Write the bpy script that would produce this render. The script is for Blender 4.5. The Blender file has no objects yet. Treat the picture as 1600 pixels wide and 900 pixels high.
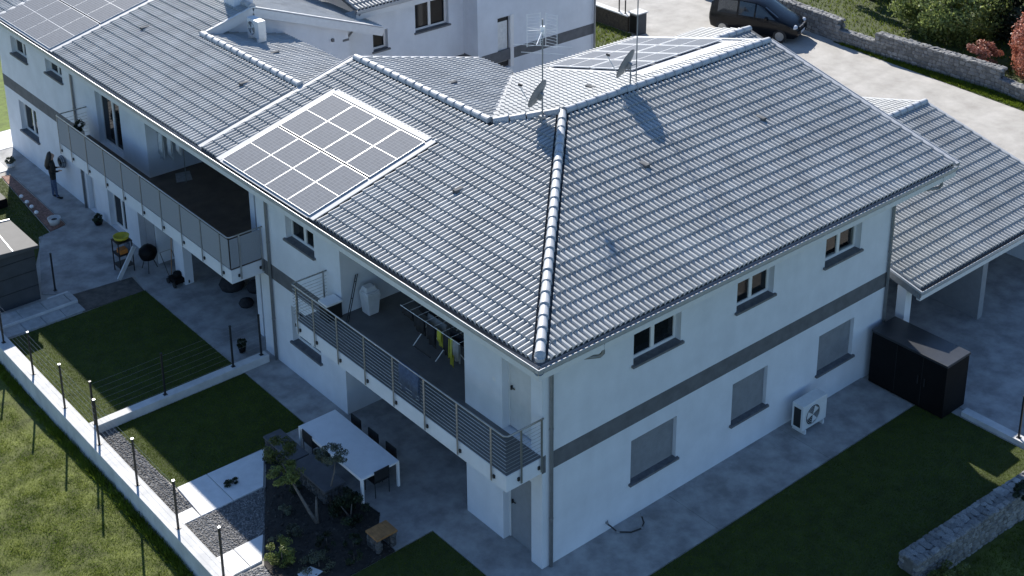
import bpy, bmesh, math, random
import numpy as np
from mathutils import Vector, Matrix
random.seed(7); RNG = np.random.default_rng(11)
SC = bpy.context.scene
COL = SC.collection

# ------------------------------------------------------------------ camera
CAMP = Vector((-16.781, -19.09, 21.807))
YAW, PITCH, ROLL = math.radians(49.9945), math.radians(20.245), math.radians(-.4154)
def cam_axes():
    f = Vector((math.cos(YAW)*math.cos(PITCH), math.sin(YAW)*math.cos(PITCH), -math.sin(PITCH)))
    r = Vector((math.sin(YAW), -math.cos(YAW), 0)); u = r.cross(f)
    return r*math.cos(ROLL)+u*math.sin(ROLL), u*math.cos(ROLL)-r*math.sin(ROLL), f
r_, u_, f_ = cam_axes()
cd = bpy.data.cameras.new('camera'); cam = bpy.data.objects.new('camera', cd); COL.objects.link(cam)
cam.matrix_world = Matrix(((r_.x, u_.x, -f_.x, CAMP.x), (r_.y, u_.y, -f_.y, CAMP.y), (r_.z, u_.z, -f_.z, CAMP.z), (0, 0, 0, 1)))
cd.sensor_width = 36; cd.lens = 2214.637/1600*36; cd.shift_y = -381.564/1600
cd.clip_start = .5; cd.clip_end = 3000
SC.camera = cam
# ------------------------------------------------------------------ sky, sun, exposure
SUN = Vector((.63, 1.40, 1.0)).normalized()
w = bpy.data.worlds.new('World'); SC.world = w; w.use_nodes = True
nt = w.node_tree; sky = nt.nodes.new('ShaderNodeTexSky'); sky.sky_type = 'NISHITA'; sky.sun_disc = False
sky.sun_elevation = math.asin(SUN.z); sky.sun_rotation = math.atan2(SUN.x, SUN.y)
sky.altitude = 300; sky.air_density = 1.0; sky.dust_density = .15; sky.ozone_density = 6.0
bg = nt.nodes['Background']; nt.links.new(sky.outputs[0], bg.inputs[0]); bg.inputs[1].default_value = .095
sl = bpy.data.lights.new('sun', 'SUN'); sl.energy = 4.8; sl.angle = math.radians(.53); sl.color = (1, .955, .89)
so = bpy.data.objects.new('sun', sl); COL.objects.link(so)
so.rotation_euler = (-SUN).to_track_quat('-Z', 'Y').to_euler(); so.location = (30, 60, 60)
SC.view_settings.view_transform = 'Standard'; SC.view_settings.look = 'None'
SC.view_settings.exposure = 0.85; SC.view_settings.gamma = 1; SC.view_settings.use_curve_mapping = False
SC.render.engine = 'CYCLES'
SC.cycles.use_denoising = True
SC.cycles.max_bounces = 6; SC.cycles.transparent_max_bounces = 6

# ------------------------------------------------------------------ materials
MAT = {}
def mat(name, col, rough=.7, var=.12, scale=6., bump=.0, bscale=40., metal=0., spec=.5, col2=None, island=0., detail=6., coat=0., trans=0., thr=(.35, .65), coords='Object'):
    m = bpy.data.materials.new(name); m.use_nodes = True; t = m.node_tree; n = t.nodes; L = t.links
    b = n['Principled BSDF']; b.inputs['Roughness'].default_value = rough; b.inputs['Metallic'].default_value = metal
    b.inputs['Specular IOR Level'].default_value = spec
    if coat: b.inputs['Coat Weight'].default_value = coat; b.inputs['Coat Roughness'].default_value = .08
    tc = n.new('ShaderNodeTexCoord'); geo = n.new('ShaderNodeNewGeometry')
    src = geo.outputs['Position'] if coords == 'World' else tc.outputs['Object']
    no = n.new('ShaderNodeTexNoise'); no.inputs['Scale'].default_value = scale; no.inputs['Detail'].default_value = detail; no.inputs['Roughness'].default_value = .62
    L.new(src, no.inputs['Vector'])
    ramp = n.new('ShaderNodeValToRGB'); L.new(no.outputs['Fac'], ramp.inputs['Fac'])
    c = np.array(col); c2 = np.array(col2) if col2 is not None else None
    ramp.color_ramp.elements[0].position = thr[0]; ramp.color_ramp.elements[1].position = thr[1]
    lo, hi = (c*(1-var), c*(1+var)) if c2 is None else (c, c2)
    ramp.color_ramp.elements[0].color = (*np.clip(lo, 0, 1), 1); ramp.color_ramp.elements[1].color = (*np.clip(hi, 0, 1), 1)
    out = ramp.outputs['Color']
    if island:
        mr = n.new('ShaderNodeMapRange'); L.new(geo.outputs['Random Per Island'], mr.inputs[0]); mr.inputs[3].default_value = 1-island; mr.inputs[4].default_value = 1+island
        oi = n.new('ShaderNodeObjectInfo'); mr2 = n.new('ShaderNodeMapRange'); L.new(oi.outputs['Random'], mr2.inputs[0]); mr2.inputs[3].default_value = 1-island*.8; mr2.inputs[4].default_value = 1+island*.8
        mu = n.new('ShaderNodeMath'); mu.operation = 'MULTIPLY'; L.new(mr.outputs[0], mu.inputs[0]); L.new(mr2.outputs[0], mu.inputs[1])
        vm = n.new('ShaderNodeVectorMath'); vm.operation = 'SCALE'; L.new(out, vm.inputs[0]); L.new(mu.outputs[0], vm.inputs['Scale']); out = vm.outputs[0]
    L.new(out, b.inputs['Base Color'])
    if bump:
        nb = n.new('ShaderNodeTexNoise'); nb.inputs['Scale'].default_value = bscale; nb.inputs['Detail'].default_value = 5; L.new(src, nb.inputs['Vector'])
        bp = n.new('ShaderNodeBump'); bp.inputs['Strength'].default_value = bump; bp.inputs['Distance'].default_value = .02
        L.new(nb.outputs['Fac'], bp.inputs['Height']); L.new(bp.outputs[0], b.inputs['Normal'])
    if trans:
        tr = n.new('ShaderNodeBsdfTranslucent'); L.new(out, tr.inputs[0]); mx = n.new('ShaderNodeMixShader'); mx.inputs[0].default_value = trans
        L.new(b.outputs[0], mx.inputs[1]); L.new(tr.outputs[0], mx.inputs[2]); L.new(mx.outputs[0], n['Material Output'].inputs[0])
    MAT[name] = m; return m
mat('plaster', (.675, .70, .735), .9, .05, 1.3, .15, 60, coords='World')
def streaks(name, amt=.09):
    t = MAT[name].node_tree; n = t.nodes; L = t.links; b = n['Principled BSDF']; src = b.inputs['Base Color'].links[0].from_socket
    g_ = n.new('ShaderNodeNewGeometry'); mp = n.new('ShaderNodeMapping'); mp.inputs['Scale'].default_value = (2.5, 2.5, .5); L.new(g_.outputs['Position'], mp.inputs[0])
    no = n.new('ShaderNodeTexNoise'); no.inputs['Scale'].default_value = 1.; no.inputs['Detail'].default_value = 7; L.new(mp.outputs[0], no.inputs['Vector'])
    mr = n.new('ShaderNodeMapRange'); mr.inputs[1].default_value = .35; mr.inputs[2].default_value = .72; mr.inputs[3].default_value = 1+amt*.3; mr.inputs[4].default_value = 1-amt; L.new(no.outputs['Fac'], mr.inputs[0])
    vm = n.new('ShaderNodeVectorMath'); vm.operation = 'SCALE'; L.new(src, vm.inputs[0]); L.new(mr.outputs[0], vm.inputs['Scale']); L.new(vm.outputs[0], b.inputs['Base Color'])
streaks('plaster', .035)
mat('band', (.125, .128, .134), .85, .15, 3, .15, 70)
mat('sill', (.125, .13, .14), .6, .2, 8)
mat('roller', (.23, .24, .255), .6, .1, 5)
mat('frame', (.74, .74, .73), .45, .03)
mat('glass', (.010, .012, .014), .04, .2, 3, spec=.22)
mat('dark', (.015, .015, .016), .6, .2, 3)
mat('soffit', (.66, .66, .65), .7, .04)
mat('tile', (.385, .396, .393), .5, .10, .9, .10, 90, spec=.17, island=.08, coords='World')
mat('ridge', (.43, .44, .45), .5, .12, 5., .1, 80, spec=.5, island=.06)
mat('deck', (.09, .095, .10), .9, .1)
mat('zinc', (.25, .26, .27), .5, .1, 6, metal=.35)
mat('gutterzinc', (.42, .43, .44), .45, .08, 6, metal=.2)
mat('sheet', (.44, .45, .46), .6, .05, 5, metal=.0, spec=.2)
mat('steel', (.42, .42, .41), .35, .1, 9, metal=.75)
mat('blackmetal', (.018, .018, .019), .5, .2, 9)
mat('cell', (.128, .142, .166), .6, .1, 8, spec=.04)
mat('panelframe', (.60, .61, .62), .4, .04, metal=.25)
mat('concrete', (.23, .226, .222), .85, 0, 1.5, .25, 30, col2=(.42, .415, .405), thr=(.36, .66), coords='World', detail=11)
mat('concrete_pale', (.50, .50, .49), .85, 0, 2.2, .2, 30, col2=(.66, .655, .64), coords='World')
mat('floor_grey', (.13, .13, .128), .7, .15, 2, .1, 40, coords='World')
mat('floor_brown', (.115, .088, .066), .7, .2, 2, .1, 40, coords='World')
mat('gravel', (.30, .282, .252), .95, 0, 1.1, .5, 60, col2=(.47, .447, .408), thr=(.25, .7), coords='World', detail=10)
mat('pebble_grey', (.25, .245, .24), .85, .2, 5, island=.45)
mat('pebble_base', (.12, .12, .12), .95, .3, 30, .8, 60)
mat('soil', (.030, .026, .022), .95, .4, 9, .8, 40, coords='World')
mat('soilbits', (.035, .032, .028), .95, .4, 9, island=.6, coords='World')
mat('dirt', (.10, .088, .075), .95, .35, 4, .6, 30, coords='World')
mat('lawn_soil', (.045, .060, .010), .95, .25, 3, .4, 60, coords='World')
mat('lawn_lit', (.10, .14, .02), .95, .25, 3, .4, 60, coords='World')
mat('meadow_soil', (.085, .10, .018), .95, .5, 1.7, .6, 20, coords='World')
mat('blade_lawn', (.105, .145, .016), .6, .25, 2., island=.28, trans=.4, coords='World', spec=.08)
mat('blade_meadow', (.110, .168, .016), .6, 0, 1.7, island=.45, trans=.45, spec=.06, col2=(.26, .295, .065), thr=(.36, .70), coords='World')
mat('paver', (.40, .40, .39), .85, .15, 6, .2, 50, island=.08)
mat('slab_white', (.74, .74, .73), .8, .06, 5, .15, 50)
mat('brickbed', (.19, .105, .08), .9, .5, 14, .4, 40, island=.2)
mat('stone', (.205, .205, .20), .9, .35, 5, .5, 18, island=.38)
mat('stonecore', (.13, .128, .12), .95, .3, 6, .5, 18)
mat('benchtop', (.085, .09, .10), .6, .15, 6)
mat('gabion', (.075, .075, .075), .9, .3, 14, .6, 20, island=.4)
mat('wood', (.33, .165, .06), .6, .25, 7, .1, 30)
mat('white', (.86, .86, .86), .3, .03)
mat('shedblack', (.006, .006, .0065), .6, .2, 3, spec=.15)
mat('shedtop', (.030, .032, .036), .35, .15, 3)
mat('shedgrey', (.06, .064, .070), .7, .12, 3)
mat('shedroof', (.085, .085, .085), .75, .1, 4)
mat('carpaint', (.004, .0045, .006), .22, .1, 3, metal=.0, coat=.0, spec=.3)
mat('carglass', (.02, .025, .03), .05, .1, 3, spec=.8)
mat('rubber', (.02, .02, .02), .8, .1)
mat('lamp', (.6, .62, .65), .15, .1, 5, spec=.8)
mat('bark', (.14, .12, .10), .9, .3, 12, .5, 30)
mat('leaf_box', (.15, .18, .045), .55, .25, 3, island=.4, trans=.35)
mat('leaf_bush', (.23, .28, .085), .5, .25, 2, island=.4, trans=.45)
mat('leaf_dark', (.022, .036, .013), .6, .3, 2, island=.4, trans=.15)
mat('leaf_red', (.40, .165, .11), .5, .25, 3, island=.35, trans=.3)
mat('leaf_silver', (.10, .115, .075), .6, .25, 3, island=.4, trans=.2)
mat('hair', (.008, .007, .007), .5, .2)
mat('jacket', (.010, .010, .011), .8, .2)
mat('denim', (.06, .09, .16), .9, .25, 14)
mat('skin', (.45, .28, .2), .6, .05)
mat('cloth_dark', (.02, .02, .024), .9, .3, 8)
mat('cloth_yellow', (.45, .44, .05), .9, .1, 8)
mat('cloth_grey', (.30, .30, .29), .9, .15, 8)
mat('towel', (.7, .7, .68), .95, .1, 8, .3, 60)
mat('plastic_white', (.62, .63, .64), .5, .06)
mat('acwhite', (.66, .67, .66), .5, .05)
mat('yellow', (.48, .40, .03), .6, .15)
mat('orange', (.5, .17, .03), .7, .15)
mat('bluegrey', (.10, .13, .18), .7, .15)
mat('door_pale', (.62, .62, .61), .6, .04)
mat('door_grey', (.25, .265, .28), .6, .06)
mat('screen', (.27, .29, .32), .7, .06, 30)
mat('brownhedge', (.05, .04, .03), .95, .4, 10, .5, 20)
def clear_glass(name):
    m = bpy.data.materials.new(name); m.use_nodes = True; t = m.node_tree; n = t.nodes; n.clear()
    o = n.new('ShaderNodeOutputMaterial'); g = n.new('ShaderNodeBsdfGlossy'); g.inputs['Roughness'].default_value = .02
    tr = n.new('ShaderNodeBsdfTransparent'); tr.inputs[0].default_value = (.75, .78, .76, 1); mx = n.new('ShaderNodeMixShader'); fr = n.new('ShaderNodeFresnel')
    t.links.new(fr.outputs[0], mx.inputs[0]); t.links.new(tr.outputs[0], mx.inputs[1]); t.links.new(g.outputs[0], mx.inputs[2]); t.links.new(mx.outputs[0], o.inputs[0])
    MAT[name] = m
clear_glass('clearglass')
def cell_material():   # dark cells separated by a fine pale grid, laid out in each panel's own coordinates
    m = MAT['cell']; t = m.node_tree; n = t.nodes; L = t.links; b = n['Principled BSDF']
    src = b.inputs['Base Color'].links[0].from_socket
    tc = n.new('ShaderNodeTexCoord'); sep = n.new('ShaderNodeSeparateXYZ'); L.new(tc.outputs['Object'], sep.inputs[0]); outs = []
    for ax, p in ((0, .172), (1, .088)):
        d = n.new('ShaderNodeMath'); d.operation = 'DIVIDE'; d.inputs[1].default_value = p; L.new(sep.outputs[ax], d.inputs[0])
        fr = n.new('ShaderNodeMath'); fr.operation = 'FRACT'; L.new(d.outputs[0], fr.inputs[0])
        c = n.new('ShaderNodeMath'); c.operation = 'LESS_THAN'; c.inputs[1].default_value = .10 if ax == 0 else .16; L.new(fr.outputs[0], c.inputs[0]); outs.append(c)
    mx = n.new('ShaderNodeMath'); mx.operation = 'MAXIMUM'; L.new(outs[0].outputs[0], mx.inputs[0]); L.new(outs[1].outputs[0], mx.inputs[1])
    mix = n.new('ShaderNodeMix'); mix.data_type = 'RGBA'; L.new(mx.outputs[0], mix.inputs[0]); L.new(src, mix.inputs[6]); mix.inputs[7].default_value = (.20, .212, .23, 1)
    L.new(mix.outputs[2], b.inputs['Base Color'])
cell_material()

# ------------------------------------------------------------------ mesh helpers
BASE = {}
class MB:
    def __init__(s): s.v = []; s.f = []
    def add(s, vs, fs):
        k = len(s.v); s.v += [tuple(p) for p in vs]; s.f += [tuple(i+k for i in f) for f in fs]; return s
    def hexa(s, p): return s.add(p, [(0, 3, 2, 1), (4, 5, 6, 7), (0, 1, 5, 4), (1, 2, 6, 5), (2, 3, 7, 6), (3, 0, 4, 7)])
    def box(s, x0, x1, y0, y1, z0, z1):
        x0, x1 = sorted((x0, x1)); y0, y1 = sorted((y0, y1)); z0, z1 = sorted((z0, z1))
        return s.hexa([(x0, y0, z0), (x1, y0, z0), (x1, y1, z0), (x0, y1, z0), (x0, y0, z1), (x1, y0, z1), (x1, y1, z1), (x0, y1, z1)])
    def lbox(s, L, a0, a1, d0, d1, z0, z1):
        P = [L(a, d, z) for z in (z0, z1) for a, d in ((a0, d0), (a1, d0), (a1, d1), (a0, d1))]
        xs = [p[0] for p in P]; ys = [p[1] for p in P]; zs = [p[2] for p in P]
        return s.box(min(xs), max(xs), min(ys), max(ys), min(zs), max(zs))
    def obox(s, c, X, Y, Z):
        c, X, Y, Z = map(Vector, (c, X, Y, Z))
        return s.hexa([c-X-Y-Z, c+X-Y-Z, c+X+Y-Z, c-X+Y-Z, c-X-Y+Z, c+X-Y+Z, c+X+Y+Z, c-X+Y+Z])
    def bar(s, a, b, w_, h, up=(0, 0, 1)):
        a, b, up = Vector(a), Vector(b), Vector(up); d = (b-a); l = d.length; d.normalize()
        sd = d.cross(up)
        if sd.length < 1e-4: sd = d.cross(Vector((0, 1, 0)))
        sd.normalize(); u = sd.cross(d)
        return s.obox((a+b)/2, d*l/2, sd*w_/2, u*h/2)
    def tube(s, pts, r, n=8, cap=True):
        pts = [Vector(p) for p in pts]; rs = r if isinstance(r, (list, tuple)) else [r]*len(pts); k = len(s.v)
        for i, p in enumerate(pts):
            d = (pts[min(i+1, len(pts)-1)]-pts[max(i-1, 0)]).normalized()
            a = d.cross(Vector((0, 0, 1)))
            if a.length < .05: a = d.cross(Vector((0, 1, 0)))
            a.normalize(); b = a.cross(d)
            for j in range(n):
                t = 2*math.pi*j/n; q = p+(a*math.cos(t)+b*math.sin(t))*rs[i]; s.v.append(tuple(q))
        for i in range(len(pts)-1):
            for j in range(n):
                s.f.append((k+i*n+j, k+i*n+(j+1) % n, k+(i+1)*n+(j+1) % n, k+(i+1)*n+j))
        if cap:
            s.f.append(tuple(k+j for j in range(n))[::-1]); s.f.append(tuple(k+(len(pts)-1)*n+j for j in range(n)))
        return s
    def prism(s, poly, z0, z1):
        n = len(poly); k = [(x, y, z0) for x, y in poly]+[(x, y, z1) for x, y in poly]
        return s.add(k, [tuple(range(n))[::-1], tuple(range(n, 2*n))]+[(i, (i+1) % n, n+(i+1) % n, n+i) for i in range(n)])
    def sheet(s, P, Q):  # prism between two 3d polygons
        n = len(P); return s.add(list(P)+list(Q), [tuple(range(n))[::-1], tuple(range(n, 2*n))]+[(i, (i+1) % n, n+(i+1) % n, n+i) for i in range(n)])
    def lathe(s, c, prof, n=16):
        c = Vector(c); k = len(s.v)
        for r, z in prof:
            for j in range(n): t = 2*math.pi*j/n; s.v.append((c.x+r*math.cos(t), c.y+r*math.sin(t), c.z+z))
        for i in range(len(prof)-1):
            for j in range(n): s.f.append((k+i*n+j, k+i*n+(j+1) % n, k+(i+1)*n+(j+1) % n, k+(i+1)*n+j))
        s.f.append(tuple(k+j for j in range(n))[::-1]); s.f.append(tuple(k+(len(prof)-1)*n+j for j in range(n)))
        return s
    def build(s, name, m, parent=None, base=None, smooth=False, bevel=0., **tagkw):
        b = BASE[parent.name] if parent is not None else Vector(base if base is not None else (0, 0, 0))
        me = bpy.data.meshes.new(name); me.from_pydata([(x-b.x, y-b.y, z-b.z) for x, y, z in s.v], [], s.f); me.update()
        bm = bmesh.new(); bm.from_mesh(me); bmesh.ops.recalc_face_normals(bm, faces=bm.faces); bm.to_mesh(me); bm.free()
        return link(name, me, m, parent, b, smooth, bevel, **tagkw)
def link(name, me, m, parent=None, b=Vector((0, 0, 0)), smooth=False, bevel=0., label=None, cat=None, group=None, kind=None):
    o = bpy.data.objects.new(name, me); COL.objects.link(o)
    if m: me.materials.append(MAT[m])
    if smooth:
        for p in me.polygons: p.use_smooth = True
    if parent is not None: o.parent = parent
    else: o.location = b
    BASE[o.name] = b
    if bevel:
        md = o.modifiers.new('bevel', 'BEVEL'); md.width = bevel; md.segments = 2; md.limit_method = 'ANGLE'
    for k, v in (('label', label), ('category', cat), ('group', group), ('kind', kind)):
        if v: o[k] = v
    return o
def thing(name, label, cat, loc=(0, 0, 0), group=None):
    o = bpy.data.objects.new(name, None); COL.objects.link(o); o.location = loc; o.empty_display_size = .2
    o['label'] = label; o['category'] = cat
    if group: o['group'] = group
    BASE[o.name] = Vector(loc); return o
def copy_piece(mesh, name, parent, M, m=None):   # another object on shared mesh data, placed in world by M
    o = bpy.data.objects.new(name, mesh); COL.objects.link(o); o.parent = parent
    M = M.copy(); M.translation = M.translation-BASE[parent.name]; o.matrix_local = M; BASE[o.name] = BASE[parent.name]; return o
def raw_mesh(name, V, F):   # numpy quads or tris
    me = bpy.data.meshes.new(name); V = np.asarray(V, np.float32); F = np.asarray(F, np.int32); k = F.shape[1]
    me.vertices.add(len(V)); me.vertices.foreach_set('co', V.ravel()); me.loops.add(F.size); me.loops.foreach_set('vertex_index', F.ravel())
    me.polygons.add(len(F)); me.polygons.foreach_set('loop_start', np.arange(0, F.size, k)); me.polygons.foreach_set('loop_total', np.full(len(F), k))
    me.update(); me.validate(); return me
def LY(y0, s=-1): return lambda a, d, z: (a, y0+s*d, z)      # wall in plane y=y0 facing -y
def LX(x0, s=-1): return lambda a, d, z: (x0+s*d, a, z)      # wall in plane x=x0 facing -x
def wall_panel(mb, L, a0, a1, z0, z1, holes, th=.3):
    A = sorted({a0, a1, *[h[0] for h in holes], *[h[1] for h in holes]})
    for i in range(len(A)-1):
        m = (A[i]+A[i+1])/2; hs = sorted([h for h in holes if h[0] < m < h[1]], key=lambda h: h[2]); z = z0
        for h in hs:
            if h[2] > z+1e-4: mb.lbox(L, A[i], A[i+1], -th, 0, z, h[2])
            z = h[3]
        if z1 > z+1e-4: mb.lbox(L, A[i], A[i+1], -th, 0, z, z1)
    return mb
def window(par, L, a0, a1, z0, z1, style='glass', split=2, sill=True, glass='glass', rec=.17):
    f = MB(); w_ = .07
    f.lbox(L, a0+.003, a0+w_, -rec-.06, -rec, z0+.003, z1-.003); f.lbox(L, a1-w_, a1-.003, -rec-.06, -rec, z0+.003, z1-.003)
    f.lbox(L, a0+w_, a1-w_, -rec-.06, -rec, z0+.003, z0+w_+.02); f.lbox(L, a0+w_, a1-w_, -rec-.06, -rec, z1-w_, z1-.003)
    step = (a1-a0)/split
    for i in range(1, split): f.lbox(L, a0+i*step-.055, a0+i*step+.055, -rec-.06, -rec+.004, z0+w_+.02, z1-w_)
    win = f.build('window', 'frame', par)
    if style == 'shutter':
        s = MB(); n = int((z1-z0)/.055)
        for i in range(n):
            za = z0+.02+i*(z1-z0-.03)/n; s.lbox(L, a0+.02, a1-.02, -rec+.012, -rec+.022, za, za+(z1-z0-.03)/n-.0025)
        s.lbox(L, a0+.02, a1-.02, -rec+.006, -rec+.012, z0+.02, z1-.01)
        s.build('shutter', 'roller', win)
    for i in range(split):
        MB().lbox(L, a0+i*step+.06, a0+(i+1)*step-.06, -rec-.045, -rec-.03, z0+.08, z1-.06).build('pane', glass, win)
    if sill:
        MB().lbox(L, a0-.06, a1+.06, .001, .075, z0-.045, z0+.014).lbox(L, a0+.003, a1-.003, -rec+.003, .001, z0+.001, z0+.018).build('sill', 'sill', win)
    return win
# ------------------------------------------------------------------ roof geometry
S = .2568; SEC = math.sqrt(1+S*S); RC = 6.065           # roof plane z = RC + S * (distance in from the wall line)
TW, TE, TL = .30, .352, .41
def tile_template():
    prof = []
    for r in range(2):
        u = r*.15
        prof += [(u+.000, -.014), (u+.018, -.012), (u+.030, .024), (u+.054, .047), (u+.084, .052), (u+.114, .037), (u+.134, -.010)]
    prof.append((.30, -.014)); V = []; F = []; n = len(prof)
    for v, lift in ((0, .044), (TL, .0)):
        for u, h in prof: V.append((u, v, h*(1 if v == 0 else .96)+lift))
    for u, h in prof: V.append((u, .004, h+.044-.042))
    for i in range(n-1):
        F.append((i, i+1, n+i+1, n+i)); F.append((i+1, i, 2*n+i, 2*n+i+1))
    return np.array(V), F
TV, TF = tile_template()
def tile_mesh():
    me = bpy.data.meshes.new('roof_tile'); me.from_pydata([tuple(v) for v in TV], [], TF); me.materials.append(MAT['tile'])
    for p in me.polygons: p.use_smooth = False
    me.update(); return me
TILE = tile_mesh()
class Roof:   # collects the tiles of one roof, then makes the near ones single pieces and the rest one covering
    def __init__(s, part): s.part = part; s.full = []; s.V = []; s.F = []
    def plane(s, O, U, W, nu, nv, clip=None, skip=None):
        """O: eave start on the roof plane, U along eave (unit), W up slope (unit)"""
        O, U, W = Vector(O), Vector(U), Vector(W); N = U.cross(W)
        if N.z < 0: raise ValueError('roof normal down')
        bmc = None; groups = {}
        for j in range(nv):
            for i in range(nu):
                p = O+U*(i*TW)+W*(j*TE)
                cs = [p, p+U*TW, p+U*TW+W*TL, p+W*TL]; cen = p+U*TW/2+W*TE/2
                if skip and skip(cen): continue
                planes = clip(cen) if clip else []
                if planes is None: continue
                dd = [[(c.x-q[0])*q[2]+(c.y-q[1])*q[3] for c in cs] for q in planes]   # keep where dot<=0
                if any(min(d) > 0 for d in dd): continue
                M = Matrix(((U.x, W.x, N.x, p.x), (U.y, W.y, N.y, p.y), (U.z, W.z, N.z, p.z), (0, 0, 0, 1)))
                if all(max(d) <= 1e-6 for d in dd): s.full.append(M)
                else: groups.setdefault(tuple(planes), []).append(M)
        for planes, Ms in groups.items():
            bm = bmesh.new()
            for M in Ms:
                vs = [bm.verts.new(M @ Vector(v)) for v in TV]
                for f in TF: bm.faces.new([vs[k] for k in f])
            for q in planes:
                bmesh.ops.bisect_plane(bm, geom=bm.verts[:]+bm.edges[:]+bm.faces[:], plane_co=(q[0], q[1], 0), plane_no=(q[2], q[3], 0), clear_outer=True)
            bm.verts.index_update(); k = len(s.V)
            s.V += [tuple(v.co) for v in bm.verts]; s.F += [tuple(v.index+k for v in f.verts) for f in bm.faces]; bm.free()
    def finish(s, n=300):
        s.full.sort(key=lambda M: (M.translation-CAMP).length)
        for M in s.full[:n]:
            J = Matrix.Rotation(random.gauss(0, .004), 4, 'Z'); copy_piece(TILE, 'roof_tile', s.part, M @ J)
        for M in s.full[n:]:
            k = len(s.V); s.V += [tuple(M @ Vector(v)) for v in TV]; s.F += [tuple(a+k for a in f) for f in TF]
        if s.F:
            mb = MB(); mb.v = s.V; mb.f = s.F; b = BASE[s.part.name]
            me = bpy.data.meshes.new('tile_covering'); me.from_pydata([(x-b.x, y-b.y, z-b.z) for x, y, z in s.V], [], s.F); me.update()
            link('tile_covering', me, 'tile', s.part, b, kind='stuff')
def cap_mesh():
    V = []; F = []; n = 9; rows = ((0, .118), (.03, .121), (.055, .114), (.37, .100), (.41, .098))
    for d, r in rows:
        for j in range(n): t = math.pi*(j/(n-1)*1.16-.08); V.append((r*math.cos(t), d, r*math.sin(t)*1.02))
    for i in range(len(rows)-1):
        for j in range(n-1): F.append((i*n+j, (i+1)*n+j, (i+1)*n+j+1, i*n+j+1))
    F.append(tuple(range(n)))
    me = bpy.data.meshes.new('ridge_tile'); me.from_pydata(V, [], F); me.materials.append(MAT['ridge'])
    for p in me.polygons[:-1]: p.use_smooth = True
    me.update(); return me
CAP = cap_mesh()
def ridge_caps(part, a, b, lift=.05, step=.36):
    a, b = Vector(a), Vector(b); d = (b-a); l = d.length; d.normalize(); sd = d.cross(Vector((0, 0, 1))).normalized(); u = sd.cross(d); n = int(l/step); st = l/n
    for i in range(n):
        p = a+d*(i*st)+u*(lift+random.uniform(-.004, .004)); M = Matrix(((sd.x, d.x, u.x, p.x), (sd.y, d.y, u.y, p.y), (sd.z, d.z, u.z, p.z), (0, 0, 0, 1)))
        copy_piece(CAP, 'ridge_tile', part, M)
    g = MB(); g.bar(a+u*(lift-.07), b+u*(lift-.07), .17, .10, u); g.build('ridge_bedding', 'deck', part)
def roof_vent(part, p, U, W):
    U, W = Vector(U), Vector(W); N = U.cross(W); p = Vector(p)+N*.07
    m = MB(); a = W*.14; b = U*.075
    m.add([p-a-b+N*.06, p-a+b+N*.06, p+a+b*.8, p+a-b*.8, p-a-b-N*.02, p-a+b-N*.02, p-a-b*.7+N*.075, p-a+b*.7+N*.075], [(4, 5, 1, 0), (0, 1, 7, 6), (6, 7, 2, 3), (0, 6, 3), (1, 2, 7), (4, 0, 3), (5, 2, 1)])
    m.build('roof_vent', 'deck', part)
def gutter(par, p0, p1, out, drop=.14, wdt=.15):
    """open gutter between p0 and p1 (outer lip), out = outward unit vector"""
    p0, p1, o = Vector(p0), Vector(p1), Vector(out); m = MB(); n = 7; prof = []
    for j in range(n): t = math.pi*j/(n-1); prof.append((-(wdt/2)*(1-math.copysign(abs(math.cos(t))**.55, math.cos(t))), -drop*math.sin(t)**.6))
    inner = [(a*.9-.006, b*.9) for a, b in prof]
    k0 = [p+o*a+Vector((0, 0, b)) for p in (p0, p1) for a, b in prof]; k1 = [p+o*a+Vector((0, 0, b)) for p in (p0, p1) for a, b in inner]
    m.add(k0, [(i, i+1, n+i+1, n+i) for i in range(n-1)]); m.add(k1, [(i, n+i, n+i+1, i+1) for i in range(n-1)])
    m.tube([p0, p1], .014, 6)
    return m.build('gutter', 'gutterzinc', par)

# ================================================================== SETTING: ground
FZ = -.35                                                   # meadow level outside the low wall
def struct(name, mb, m, **k): return mb.build(name, m, None, kind='structure', **k)
def poly_sheet(name, poly, z0, z1, m): return struct(name, MB().prism(poly, z0, z1), m)
g = MB(); g.add([(-400, -400, FZ-.02), (500, -400, FZ-.02), (500, 600, FZ-.02), (-400, 600, FZ-.02)], [(0, 1, 2, 3)]); struct('ground', g, 'meadow_soil')
poly_sheet('gravel_yard', [(-5.70, -5.45), (90, -5.45), (90, 140), (-5.70, 140)], FZ-.3, 0, 'gravel')
TERRAIN = {}
def bumpy(name, x0, x1, y0, y1, z, m, n=60, amp=.05):
    xs = np.linspace(x0, x1, n); ys = np.linspace(y0, y1, int(n*(y1-y0)/(x1-x0))); X, Y = np.meshgrid(xs, ys); Zz = np.zeros_like(X)
    waves = [(RNG.uniform(.5, 3.5), RNG.uniform(0, 6.28), RNG.uniform(0, 6.28)) for k in range(14)]
    fz = lambda X, Y: sum(np.sin((X*math.cos(th)+Y*math.sin(th))*a+p)*amp/4/a**.5 for a, th, p in waves)
    Zz = fz(X, Y); TERRAIN[name] = lambda X, Y: z+fz(X, Y)
    V = np.stack([X, Y, z+Zz], -1).reshape(-1, 3); r, c = X.shape; i = np.arange(r*c).reshape(r, c)
    F = np.stack([i[:-1, :-1], i[:-1, 1:], i[1:, 1:], i[1:, :-1]], -1).reshape(-1, 4); me = raw_mesh(name, V, F)
    o = link(name, me, m, kind='structure', smooth=True); return o
bumpy('meadow', -24, -5.80, -14, 34, FZ+.02, 'meadow_soil', 90, .06)
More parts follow.
